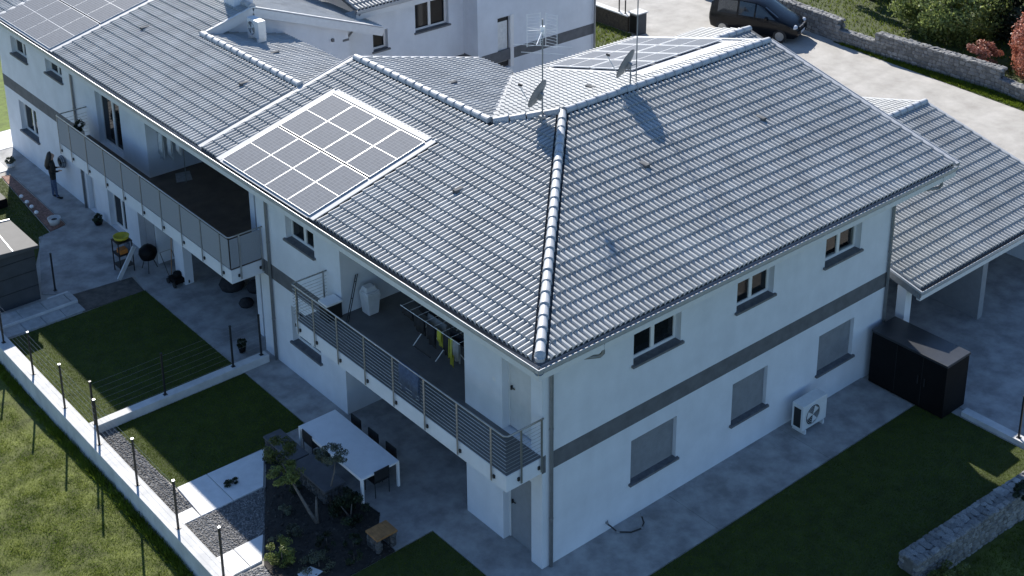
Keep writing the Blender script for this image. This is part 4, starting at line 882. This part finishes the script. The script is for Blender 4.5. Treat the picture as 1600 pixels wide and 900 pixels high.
# shrubs of the planting bed
def shrub(label, base, trunk, crowns, leaf, n, size, name='shrub', tr=.05, clump=20):
    t = thing(name, label, 'shrub', base); m = MB()
    for tk in trunk: k = len(tk); m.tube(tk, [tr*(1-.55*i/(k-1)) for i in range(k)], 7)
    m.build('trunk', 'bark', t, smooth=True)
    for c, r in crowns: foliage('crown', t, c, r, n, size, leaf, clumps=clump)
    return t
shrub('leaning pale-trunked shrub with two clipped green cushions by the slabs', (-2.95, 4.55, .03), [[(-2.95, 4.55, .03), (-3.0, 4.75, .25), (-2.98, 5.35, .55), (-2.92, 6.0, .85)], [(-2.95, 4.55, .03), (-2.85, 4.7, .3), (-2.75, 4.85, .5)]], [((-3.02, 5.75, .80), (.42, .36, .20)), ((-2.80, 6.30, 1.02), (.40, .36, .26))], 'leaf_box', 2600, .026)
shrub('small cloud-pruned shrub with round dark crown in front of the table', (-2.32, 4.95, .03), [[(-2.32, 4.95, .03), (-2.28, 5.0, .35), (-2.10, 5.05, .75), (-2.02, 5.1, 1.05)]], [((-2.05, 5.12, 1.18), (.30, .30, .20)), ((-2.15, 5.42, 1.08), (.20, .2, .14))], 'leaf_silver', 2400, .022, tr=.03)
shrub('loose dark green shrub growing between the bench and the orange stool', (-2.25, 4.2, .03), [[(-2.25, 4.2, .03), (-2.2, 4.2, .4)], [(-2.25, 4.2, .03), (-2.4, 4.35, .35)]], [((-2.28, 4.2, .32), (.42, .42, .26)), ((-2.12, 4.5, .34), (.24, .24, .2))], 'leaf_dark', 2400, .03, tr=.025)
shrub('low yellow-green shrub at the bottom end of the planting bed', (-4.25, 3.95, .03), [[(-4.25, 3.95, .03), (-4.25, 3.95, .3)]], [((-4.25, 3.95, .28), (.34, .34, .24))], 'leaf_box', 2200, .024, tr=.02)
shrub('dark ground-hugging shrub beside the bottom pale slab', (-3.7, 3.3, .03), [[(-3.7, 3.3, .03), (-3.7, 3.3, .15)]], [((-3.75, 3.35, .12), (.38, .32, .14))], 'leaf_silver', 1600, .022, tr=.02)
shrub('tuft of dark plant on the large pale slab', (-3.72, 7.1, .04), [[(-3.72, 7.1, .04), (-3.72, 7.1, .15)]], [((-3.72, 7.1, .09), (.20, .12, .08))], 'leaf_dark', 500, .03, tr=.015)
for i, (x, y, r) in enumerate(((-3.55, 4.55, .20), (-3.2, 3.75, .24), (-2.75, 3.35, .2), (-3.35, 5.35, .17), (-2.65, 5.9, .2), (-2.6, 7.2, .17), (-4.0, 4.6, .16), (-3.0, 2.95, .2))):
    shrub('small plant of the dark bed, ' + ['left of the leaning trunk', 'between the trunk foot and the bottom slab', 'nearest the orange stool', 'beside the grey gravel', 'at the foot of the near bench', 'at the foot of the far bench', 'close to the pale slabs at the bottom', 'nearest the bottom lawn'][i], (x, y, .03), [[(x, y, .03), (x, y, r)]], [((x, y, r*.7), (r, r, r*.75))], 'leaf_dark' if i % 3 else 'leaf_silver', 700, .022, name='bed_plant', tr=.012, clump=10)['group'] = 'small plants of the planting bed'
shrub('yellow-green bush at the foot of the right stone wall', (6.6, -6.0, FZ), [[(6.6, -6.0, FZ), (6.6, -6.0, .0)]], [((6.65, -5.98, -.05), (.60, .34, .26)), ((5.9, -5.85, -.1), (.3, .25, .2))], 'leaf_box', 3600, .03, tr=.02)
shrub('dark plant hanging over the far end of the right stone wall', (10.0, -5.7, .3), [[(10.0, -5.7, .1), (10.0, -5.7, .45)]], [((10.0, -5.72, .45), (.36, .22, .14))], 'leaf_dark', 2000, .035, tr=.02)

# ================================================================== things on the balconies
t = thing('laundry_rack', 'folding laundry rack loaded with dark and yellow clothes on the loggia', 'laundry rack', (.72, 4.5, 3.0))
fr = MB()
for x in (.45, 1.0): fr.tube([(x, 3.40, 3.98), (x, 5.72, 3.98)], .012, 6)
for y in np.linspace(3.45, 5.68, 8): fr.tube([(.45, y, 3.98), (1.0, y, 3.98)], .006, 5)
fr.build('frame', 'white', t)
for y in (4.05, 4.95):
    for x0, x1 in ((.48, .97), (.97, .48)): MB().tube([(x0, y+(.35 if x0 < x1 else -.35), 3.02), (x1, y, 3.96)], .012, 6).build('leg', 'white', t)
MB().tube([(.48, 4.60, 3.02), (.48, 5.3, 3.02)], .015, 6).build('foot', 'blackmetal', t)
def cloth(label, c, X, drop, m, n=6, name='clothing', cat='clothing', group=None, both=True):
    """a cloth folded over a bar: c on the bar, X half width along it"""
    c, X = Vector(c), Vector(X); d = X.normalized(); s = Vector((-d.y, d.x, 0)); mb = MB(); rows = []
    prof = [(-.030, -drop[0]), (-.028, -drop[0]*.5), (-.020, -.03), (0, .018), (.020, -.03), (.028, -drop[1]*.5), (.030, -drop[1])]
    for k in range(n+1):
        f = -1+2*k/n; w_ = random.uniform(-.012, .012); rows.append([c+X*f+s*(a+w_*(abs(z)/.3))+Vector((0, 0, z*random.uniform(.93, 1.07))) for a, z in prof])
    q = len(prof)
    for r in rows: mb.v += [tuple(p) for p in r]
    for k in range(n):
        for j in range(q-1): mb.f.append((k*q+j, k*q+j+1, (k+1)*q+j+1, (k+1)*q+j))
    o = mb.build(name, m, None, base=c, smooth=True, label=label, cat=cat, group=group); md = o.modifiers.new('thick', 'SOLIDIFY'); md.thickness = .008; return o
for i, (x, y, l, dr, m, lb) in enumerate(((.45, 3.55, .14, .55, 'cloth_grey', 'grey top at the near end of the laundry rack'), (.45, 3.86, .13, .60, 'cloth_dark', 'black trousers on the rack next to the grey top'), (.45, 4.16, .08, .42, 'cloth_yellow', 'yellow shirt hanging from the laundry rack edge'), (.45, 4.48, .16, .62, 'cloth_dark', 'black jacket hanging left of the yellow shirt'),
    (.45, 4.95, .2, .45, 'cloth_dark', 'dark cloth hanging in the middle of the rack'), (.45, 5.42, .2, .25, 'cloth_dark', 'short dark cloth at the far end of the rack'), (.72, 3.8, .3, .3, 'cloth_dark', 'dark laundry over the inner bars near the pier'), (.72, 4.6, .36, .3, 'cloth_grey', 'grey laundry over the inner bars of the rack'), (.9, 5.2, .36, .3, 'cloth_dark', 'dark laundry over the far inner bars'), (.45, 3.72, .07, .75, 'cloth_yellow', 'long narrow yellow cloth hanging low'))):
    cloth(lb, (x, y, 3.985), (0, l, 0), (dr, dr*.7), m, group='laundry on the loggia rack')
cloth('pair of blue jeans drying over the balcony handrail', (-1.045, 3.33, 4.02), (0, .38, 0), (.74, .55), 'denim', 8, 'jeans')
t = thing('waste_bin', 'pale plastic bin standing against the loggia side wall', 'bin', (.62, 7.3, 3.0))
MB().sheet([(.47, 7.14, 3.003), (.77, 7.14, 3.003), (.77, 7.46, 3.003), (.47, 7.46, 3.003)], [(.42, 7.10, 3.60), (.82, 7.10, 3.60), (.82, 7.50, 3.60), (.42, 7.50, 3.60)]).build('body', 'plastic_white', t, bevel=.02)
MB().box(.44, .80, 7.12, 7.48, 3.601, 3.64).sheet([(.46, 7.2, 3.64), (.78, 7.2, 3.64), (.78, 7.48, 3.64), (.46, 7.48, 3.64)], [(.50, 7.24, 3.74), (.74, 7.24, 3.74), (.74, 7.44, 3.74), (.50, 7.44, 3.74)]).build('lid', 'plastic_white', t)
t = thing('storage_box', 'black storage box with white lid in the balcony corner', 'box', (-.28, 7.8, 3.0))
MB().box(-.50, -.06, 7.56, 7.92, 3.003, 3.44).build('body', 'blackmetal', t); MB().box(-.52, -.04, 7.54, 7.94, 3.441, 3.50).build('lid', 'white', t, bevel=.01)
t = thing('folded_rack', 'folded black frame leaning against the loggia side wall', 'rack', (.1, 7.4, 3.0))
for d in (0, .06): MB().tube([(-.15+d, 7.25, 3.01), (.42+d, 7.60, 4.02)], .013, 6).build('rail', 'blackmetal', t)
for q in (.15, .5, .85): MB().tube([(-.15+.57*q, 7.25+.35*q, 3.01+1.01*q), (-.09+.57*q, 7.25+.35*q, 3.01+1.01*q)], .01, 5).build('rung', 'blackmetal', t)
for i, (y, z) in enumerate(((18.05, .85), (17.72, .80), (17.40, .55))): cloth(f'pale towel hanging in the left loggia, {["beside the pier", "in the middle", "furthest from the pier"][i]}', (.40+.12*i, y, 4.42), (.0, .13, 0), (z, z*.8), 'towel', 4, 'towel', 'towel', 'towels in the left loggia')
MB().tube([(.34, 18.2, 4.43), (.70, 17.2, 4.43)], .008, 5).tube([(.70, 17.2, 4.43), (.70, 17.2, 3.0)], .015, 5).build('drying_rail', 'steel', None, base=(.9, 17.7, 3), label='thin rail carrying the pale towels in the left loggia', cat='rail')
MB().prism([(.45, 17.35), (.72, 17.95), (1.16, 17.85), (.92, 17.22)], 3.001, 3.012).build('mat', 'cloth_grey', None, base=(.8, 17.6, 3), label='pale mat lying on the dark floor of the left loggia', cat='mat')
t = thing('planter', 'orange-brown planter box with a dark plant at the balcony end', 'planter', (-.55, 22.1, 3))
MB().box(-.78, -.40, 21.85, 22.35, 3.003, 3.32).build('box', 'wood', t); foliage('plant', t, (-.45, 22.2, 3.52), (.2, .2, .2), 900, .03, 'leaf_dark')

# ================================================================== clutter under the left balcony
t = thing('rack_shelf', 'tall black metal rack under the left balcony', 'rack', (-1.0, 18.5, 0))
for x in (-1.22, -.78):
    for y in (18.30, 18.75): MB().box(x-.015, x+.015, y-.015, y+.015, .03, 1.10).build('upright', 'blackmetal', t)
for z in (.25, .65, 1.08): MB().box(-1.24, -.76, 18.28, 18.77, z, z+.02).build('shelf', 'blackmetal', t)
MB().lathe((-1.0, 18.52, 1.101), [(.12, 0), (.22, .05), (.25, .14), (.23, .14), (.1, .03)], 18).build('basin', 'yellow', None, base=(-1, 18.52, 1.1), smooth=True, label='yellow basin on top of the black metal rack', cat='basin')
MB().box(-1.15, -.90, 18.36, 18.62, .671, .82).build('crate', 'orange', None, base=(-1.02, 18.5, .67), bevel=.01, label='orange box on the middle shelf of the black rack', cat='box')
MB().box(-.88, -.78, 18.4, 18.7, .671, .95).build('canister', 'bluegrey', None, base=(-.83, 18.55, .67), bevel=.02, label='blue-grey canister on the middle shelf of the black rack', cat='canister')
MB().bar((-1.42, 18.05, .05), (-.72, 18.28, .85), .16, .04, (0, 1, .3)).build('plank', 'plastic_white', None, base=(-1.42, 18.05, .03), label='white plank leaning on the black rack', cat='plank')
def kettle(label, x, y):
    t = thing('kettle_grill', label, 'grill', (x, y, .03)); MB().lathe((x, y, .62), [(.05, -.26), (.22, -.18), (.29, 0), (.27, .12), (.16, .23), (.03, .27)], 18).build('bowl', 'shedblack', t, smooth=True)
    for k in range(3): a = k*2.09; MB().tube([(x+.12*math.cos(a), y+.12*math.sin(a), .45), (x+.27*math.cos(a), y+.27*math.sin(a), .03)], .013, 6).build('leg', 'blackmetal', t)
    MB().tube([(x-.05, y, .9), (x-.05, y, .93), (x+.05, y, .93), (x+.05, y, .9)], .01, 5).build('handle', 'blackmetal', t)
kettle('black kettle grill standing beside the black metal rack', -.40, 18.05)
t = thing('broom', 'broom leaning against the pier under the left balcony', 'broom', (-.12, 17.0, .02)); MB().tube([(-.16, 17.05, .10), (-.03, 17.08, 1.45)], .012, 6).build('stick', 'wood', t); MB().box(-.24, -.10, 16.95, 17.18, .03, .12).build('head', 'bluegrey', t)
t = thing('lawn_mower', 'small dark lawn mower parked in front of the pier', 'mower', (-.1, 16.7, .02))
MB().box(-.32, .10, 16.5, 16.95, .10, .26).lathe((-.1, 16.75, .26), [(.14, 0), (.13, .12), (.06, .15)], 12).build('deck', 'shedblack', t, bevel=.02)
for x in (-.34, .12):
    for y in (16.52, 16.92): MB().tube([(x-.02, y, .11), (x+.02, y, .11)], .09, 14).build('wheel', 'rubber', t)
MB().tube([(-.3, 16.9, .25), (-.3, 17.4, .85), (.08, 17.4, .85), (.08, 16.9, .25)], .012, 6).build('handle', 'blackmetal', t)
for i, (x, y, s) in enumerate(((1.0, 15.4, .38), (1.5, 14.8, .30), (.8, 14.2, .22))):
    o = MB(); o.lathe((x, y, .03), [(s*.9, 0), (s*1.05, s*.35), (s*.85, s*.75), (s*.3, s*1.0), (.03, s*1.08)], 12); ob_ = o.build('sack', 'cloth_dark', None, base=(x, y, .03), smooth=True, label=f'dark garden sack under the left balcony, {["largest of three", "middle-sized of three", "smallest of three"][i]}', cat='sack', group='sacks under the left balcony')
def pot(label, x, y, r, h, m, plant=None, z=.03):
    t = thing('flower_pot', label, 'pot', (x, y, z)); MB().lathe((x, y, z), [(r*.7, 0), (r, h), (r*.88, h), (r*.8, h*.75)], 16).build('pot_body', m, t, smooth=True); MB().lathe((x, y, z), [(r*.79, h*.74), (.01, h*.76)], 16).build('soil', 'soil', t)
    if plant: foliage('plant', t, (x, y, z+h+.08), (r*1.1, r*1.1, .13), 700, .03, plant, clumps=22)
pot('round grey stone pot at the corner of the brick flower bed', -1.38, 22.92, .22, .24, 'concrete_pale')
pot('small dark pot with plant beside the dividing wall', -.58, 12.05, .12, .2, 'shedblack', 'leaf_dark')
pot('dark low pot on the path in front of the ground floor door', -.28, 21.95, .16, .14, 'shedblack', 'leaf_dark')
pot('pale pot with dry plant at the far end of the house path', -.75, 28.2, .16, .2, 'concrete_pale', 'leaf_silver')
for i, (x, y) in enumerate(((-1.51, 25.37), (-1.53, 24.83), (-1.55, 24.38), (-1.60, 23.87))):
    t = thing('garden_light', f'small white garden light in the brick bed, {["farthest", "second farthest", "second nearest", "nearest"][i]} from the camera', 'light', (x, y, .03), group='white garden lights')
    MB().tube([(x, y, .03), (x, y, .12)], .012, 6).build('stem', 'steel', t); MB().lathe((x, y, .12), [(.03, 0), (.07, .03), (.075, .07), (.04, .11), (.01, .12)], 12).build('globe', 'white', t, smooth=True)
t = thing('garden_hose', 'coiled hose end with metal fittings on the right pavement', 'hose', (2.3, -.2, .03))
MB().tube([(1.95, -.02, .25), (2.0, -.10, .20), (2.1, -.22, .06), (2.35, -.42, .045), (2.62, -.48, .045), (2.80, -.38, .05), (2.88, -.22, .12)], .018, 8).build('hose_line', 'blackmetal', t, smooth=True)
for p, q in (((2.08, -.20, .07), (2.14, -.25, .055)), ((2.60, -.48, .045), (2.66, -.47, .045)), ((2.86, -.25, .11), (2.90, -.18, .15))): MB().tube([p, q], .028, 8).build('fitting', 'zinc', t)
MB().tube([(1.95, .0, .27), (1.95, -.06, .27)], .03, 8).tube([(1.95, -.05, .27), (1.95, -.05, .36)], .012, 6).build('tap', 'zinc', t)

# ================================================================== person
def person():
    x, y = -.56, 24.75; base = Vector((x, y, .022)); f = Vector((.93, -.25, 0)).normalized(); s = Vector((f.y, -f.x, 0)); Zu = Vector((0, 0, 1))
    P = lambda a, b, c: base+s*a+f*b+Zu*c
    V = []; E_ = []; Rr = []
    def vtx(p, r, frm=None):
        V.append(tuple(p-base)); Rr.append(r); k = len(V)-1
        if frm is not None: E_.append((frm, k))
        return k
    pel = vtx(P(0, 0, .95), (.155, .115)); ws = vtx(P(0, 0, 1.12), (.145, .105), pel); ch = vtx(P(0, .0, 1.32), (.17, .12), ws); nk = vtx(P(0, .01, 1.46), (.06, .06), ch); hd0 = vtx(P(0, .03, 1.55), (.075, .085), nk); hd = vtx(P(0, .035, 1.64), (.085, .10), hd0); vtx(P(0, .02, 1.71), (.055, .065), hd)
    vtx(P(0, .13, 1.60), (.014, .016), hd)
    for sg in (-1, 1):
        hp = vtx(P(.09*sg, 0, .88), (.10, .105), pel); kn = vtx(P(.10*sg, .03*(1 if sg > 0 else -1), .48), (.062, .065), hp); an = vtx(P(.10*sg, .05*(1 if sg > 0 else -1), .09), (.042, .045), kn); to = vtx(P(.11*sg, .10+.05*sg, .035), (.042, .032), an); vtx(P(.115*sg, .19+.05*sg, .028), (.035, .024), to)
        sh = vtx(P(.19*sg, 0, 1.39), (.065, .07), ch); el = vtx(P(.23*sg, -.02, 1.12), (.055, .055), sh); wr = vtx(P(.17*sg, .17, 1.06), (.034, .034), el); pm = vtx(P(.15*sg, .24, 1.07), (.030, .018), wr)
        for k, (da, dl) in enumerate(((-.030, .065), (-.010, .075), (.010, .072), (.028, .055))):
            a = vtx(P((.15*sg)+da, .24+dl*.6, 1.065), (.009, .009), pm); vtx(P(.15*sg+da*1.1, .24+dl, 1.05), (.008, .008), a)
        a = vtx(P(.15*sg-.04*sg, .21, 1.08), (.010, .010), pm); vtx(P(.15*sg-.055*sg, .25, 1.075), (.008, .008), a)
    me = bpy.data.meshes.new('body'); me.from_pydata(V, E_, []); ob = bpy.data.objects.new('tmp', me); COL.objects.link(ob)
    md = ob.modifiers.new('skin', 'SKIN'); md.use_smooth_shade = True
    for i, r in enumerate(Rr): me.skin_vertices[0].data[i].radius = r
    me.skin_vertices[0].data[0].use_root = True
    sd = ob.modifiers.new('sub', 'SUBSURF'); sd.levels = 2; sd.render_levels = 2
    dg = bpy.context.evaluated_depsgraph_get(); m2 = bpy.data.meshes.new_from_object(ob.evaluated_get(dg)); bpy.data.objects.remove(ob)
    m2.materials.clear()
    for m in ('jacket', 'denim', 'skin', 'white'): m2.materials.append(MAT[m])
    for p in m2.polygons:
        c = p.center; z = c.z; fwd = c.dot(f)
        p.material_index = 2 if z > 1.48 or (fwd > .19 and z > .9) else (0 if z > .76 else (1 if z > .10 else 0)); p.use_smooth = True
    t = thing('person', 'person with long dark hair in black jacket and jeans by the left house', 'person', base); o = link('body', m2, None, t)
    hm = MB(); n = 16
    for r, z, b in ((.02, 1.765, .0), (.075, 1.745, .0), (.108, 1.68, -.005), (.118, 1.58, -.03), (.135, 1.42, -.07), (.14, 1.28, -.09), (.10, 1.15, -.09), (.03, 1.10, -.09)):
        for j in range(n): a = 2*math.pi*j/n; q = math.cos(a); hm.v.append(tuple(P(r*math.sin(a), b+(r*q if q < .2 else r*min(q, .35)), z)))
    for i in range(7):
        for j in range(n): hm.f.append((i*n+j, i*n+(j+1) % n, (i+1)*n+(j+1) % n, (i+1)*n+j))
    hm.build('hair', 'hair', t, smooth=True)
person()
# ================================================================== parked car
def car():
    f = Vector((.37, -.929, 0)); s = Vector((f.y, -f.x, 0)); s = -s if s.x > 0 else s; c0 = Vector((30.52, 20.08, 0)); Zu = Vector((0, 0, 1))   # s points to the visible left side
    t = thing('car', 'dark people carrier parked on the gravel by the stone wall', 'car', c0); P = lambda u, v, z: c0+f*u+s*v+Zu*z
    sec = [(-1.98, .70, .80, .45, .85, 1.00, .70), (-1.90, .78, .87, .30, .97, 1.48, .66), (-1.60, .86, .91, .24, 1.0, 1.66, .68), (-.6, .88, .93, .22, 1.0, 1.72, .70), (.20, .88, .93, .22, 1.0, 1.68, .69), (.55, .88, .93, .22, 1.0, 1.54, .70), (1.22, .88, .92, .22, 1.0, 1.12, .76), (1.65, .86, .88, .22, .88, .98, .72), (1.98, .80, .80, .24, .74, .84, .62), (2.14, .66, .66, .34, .60, .66, .48)]
    rows = []
    for u, w0, w1, zb, zs, zr, wr in sec:
        rows.append([P(u, -w0, zb), P(u, -w1, (zb+zs)/2), P(u, -w1*.985, zs), P(u, -wr-.03, zr-.06), P(u, -wr*.6, zr), P(u, wr*.6, zr), P(u, wr+.03, zr-.06), P(u, w1*.985, zs), P(u, w1, (zb+zs)/2), P(u, w0, zb)])
    m = MB(); q = 10
    for r in rows: m.v += [tuple(p) for p in r]
    for i in range(len(rows)-1):
        for j in range(q): m.f.append((i*q+j, i*q+(j+1) % q, (i+1)*q+(j+1) % q, (i+1)*q+j))
    m.f.append(tuple(range(q))); m.f.append(tuple((len(rows)-1)*q+j for j in range(q)))
    body = m.build('body', 'carpaint', t, smooth=True, bevel=.02)
    def glass(name, pts, off):
        pts = [Vector(p) for p in pts]; c = sum(pts, Vector())/len(pts); nrm = (pts[1]-pts[0]).cross(pts[2]-pts[0]).normalized()
        if nrm.dot(c-P(0, 0, .7)) < 0: nrm = -nrm
        pts = [p.lerp(c, .10)+nrm*off for p in pts]; MB().sheet(pts, [p+nrm*.006 for p in pts]).build(name, 'carglass', body)
    R_ = lambda i, j: rows[i][j]
    for (a, b_) in ((2, 3), (3, 4)):
        for j0, j1 in ((2, 3), (7, 6)): glass('side_window', [R_(a, j0), R_(b_, j0), R_(b_, j1), R_(a, j1)], .012)
    for j0, j1 in ((2, 3), (7, 6)): glass('side_window', [R_(4, j0), R_(6, j0), R_(5, j1), R_(4, j1)], .012)
    glass('windscreen', [R_(5, 3), R_(5, 6), R_(6, 6), R_(6, 3)], .02); glass('rear_window', [R_(0, 3), R_(0, 6), R_(1, 6), R_(1, 3)], .02)
    for sg in (-1, 1):
        hl = MB(); hc = P(1.96, .62*sg, .74)
        for i in range(5):
            for j in range(12): a = 2*math.pi*j/12; rr = math.cos(math.pi/2*i/4); hl.v.append(tuple(hc+f*(.14*math.sin(math.pi/2*i/4))+s*.20*rr*math.cos(a)+Zu*.10*rr*math.sin(a)))
        for i in range(4):
            for j in range(12): hl.f.append((i*12+j, i*12+(j+1) % 12, (i+1)*12+(j+1) % 12, (i+1)*12+j))
        hl.build('headlight', 'lamp', body, smooth=True)
        for u in (-1.28, 1.38):
            w_ = MB().tube([P(u, .70*sg, .31), P(u, .91*sg, .31)], .31, 20).build('wheel', 'rubber', t); MB().tube([P(u, .905*sg, .31), P(u, .925*sg, .31)], .20, 16).build('rim', 'steel', w_)
        MB().obox(P(.75, .99*sg, 1.05), f*.06, s*.10, Zu*.075).build('mirror', 'carpaint', body, bevel=.02)
    MB().obox(P(2.10, 0, .66), f*.05, s*.42, Zu*.07).build('grille', 'blackmetal', body); MB().tube([P(2.152, 0, .70)+s*.09*math.cos(a)+Zu*.09*math.sin(a) for a in np.linspace(0, 6.283, 17)], .012, 6, False).build('emblem', 'steel', body)
    MB().obox(P(2.165, 0, .45), f*.006, s*.26, Zu*.055).build('number_plate', 'white', body); MB().obox(P(2.06, 0, .36), f*.06, s*.60, Zu*.06).build('bumper_grille', 'blackmetal', body)
car()
# ================================================================== yard details behind
low = thing('garden_wall', 'short dark garden wall beside the back house, edged by posts', 'wall', (26.2, 25, 0)); MB().box(26.15, 26.4, 23.9, 31, 0, .75).build('wall_body', 'brownhedge', low); MB().box(26.1, 26.45, 23.85, 31, .75, .80).build('coping', 'concrete_pale', low)
fence('wire_fence', 'three short dark posts on the garden wall by the back house', [(26.28, 26.4), (26.28, 24.6), (26.28, 24.2)], .80, .62, 0, 'blackmetal')
t = thing('meter_cabinet', 'grey metal meter cabinet at the end of the dark garden wall', 'cabinet', (26.4, 23.4, 0)); MB().box(26.1, 26.7, 23.25, 23.75, 0, 1.0).build('body', 'shedgrey', t, bevel=.02); MB().box(26.08, 26.1, 23.3, 23.7, .1, .9).build('door', 'shedblack', t); MB().box(26.05, 26.75, 23.2, 23.8, 1.0, 1.05).build('lid', 'concrete_pale', t)
MB().prism([(24.6, 22.2), (25.6, 23.2), (25.9, 23.0), (25.1, 22.0)], 0, .10).build('kerb', 'concrete_pale', None, base=(25, 22.6, 0), label='curved pale kerb in front of the meter cabinet', cat='kerb')
MB().prism([(32.0, 14.05), (32.35, 14.1), (32.4, 14.6), (32.05, 14.5)], 0, .014).build('manhole_cover', 'concrete', None, base=(32.2, 14.3, 0), label='square grey drain cover at the verge of the gravel yard', cat='drain')
# trees and shrubs beyond the boundary wall
def tree(name, label, base, h, trunk_r, crowns, m, n, size, clumps=40, cat='tree'):
    b_ = Vector(base); t = thing(name, label, cat, b_); top = Vector(crowns[0][0]); tm = MB().tube([b_, b_.lerp(top, .5)+Vector((.1, .05, 0)), top], [trunk_r, trunk_r*.7, trunk_r*.3], 8)
    for c, r in crowns:
        for k in range(4): d = Vector((random.uniform(-1, 1)*r[0]*.6, random.uniform(-1, 1)*r[1]*.6, random.uniform(-.2, .6)*r[2])); tm.tube([b_.lerp(top, .55), Vector(c)+d], [trunk_r*.35, trunk_r*.1], 5)
    tm.build('trunk', 'bark', t, smooth=True)
    for c, r in crowns: foliage('crown', t, c, r, n, size, m, clumps=clumps, clump_r=.30)
tree('round_bush', 'big rounded light green bush behind the stone boundary wall', (36.6, 13.9, .25), 2.8, .14, [((36.3, 13.9, 1.55), (2.1, 2.3, 1.55))], 'leaf_bush', 26000, .075, 110, 'bush')
tree('red_shrub', 'tall red-leaved shrub at the right edge behind the stone wall', (34.2, 8.5, .25), 3, .1, [((34.2, 8.5, 1.7), (1.0, 1.15, 1.5))], 'leaf_red', 6000, .07, 40, 'shrub')
tree('red_shrub', 'low red-leaved shrub right of the rounded bush', (33.7, 10.7, .25), 1.4, .06, [((33.7, 10.7, .85), (.7, .9, .5))], 'leaf_red', 2600, .06, 24, 'shrub')
tree('dark_conifer', 'dark hedge tree behind the red shrubs', (38.6, 10.6, .25), 4, .2, [((38.6, 10.6, 2.3), (2.0, 2.4, 2.4))], 'leaf_dark', 9000, .10, 40)
tree('dark_conifer', 'dark tree between the rounded bush and the red shrubs', (38.4, 11.6, .25), 3.4, .18, [((38.2, 11.4, 1.5), (1.5, 1.5, 1.5))], 'leaf_dark', 7000, .10, 40)
tree('dark_conifer', 'dark small tree standing on the lit garden grass', (37.6, 19.0, .25), 3.2, .16, [((37.6, 19.0, 1.8), (1.2, 1.2, 1.6))], 'leaf_dark', 5000, .10, 30)
tree('dark_conifer', 'dark evergreen at the far right behind the wall', (36.0, 6.6, .25), 3.2, .16, [((36.0, 6.4, 1.9), (1.6, 1.8, 1.9))], 'leaf_dark', 7000, .10, 36)
tree('dark_conifer', 'dark evergreen beyond the small lawn tree', (41, 21.5, .25), 3.2, .16, [((41, 21.5, 1.9), (1.9, 1.9, 1.9))], 'leaf_dark', 5000, .11, 36)

# hose reel on the left wall, dark lounge seat at the left edge
t = thing('hose_reel', 'grey hose reel fixed to the wall behind the person', 'hose reel', (0, 24.95, 1.2))
for k in range(4): MB().tube([(-.08-.03*k, 24.95+(.22-.012*k)*math.cos(a_), 1.2+(.22-.012*k)*math.sin(a_)) for a_ in np.linspace(0, 6.2832, 19)], .018, 6, False).build('hose_loop', 'cloth_grey' if k % 2 else 'bluegrey', t, smooth=True)
MB().box(-.2, -.001, 24.90, 25.0, 1.15, 1.25).build('bracket', 'blackmetal', t)
t = thing('lounge_seat', 'black outdoor lounge seat with white cushion at the left edge', 'seat', (-2.6, 26.0, 0))
MB().box(-3.1, -2.05, 25.2, 26.4, .02, .34).build('seat_base', 'shedblack', t, bevel=.02); MB().box(-3.1, -2.05, 26.2, 26.4, .34, .62).build('backrest', 'shedblack', t, bevel=.02)
MB().box(-2.55, -2.1, 25.75, 26.18, .345, .60).build('cushion', 'white', t, bevel=.05)
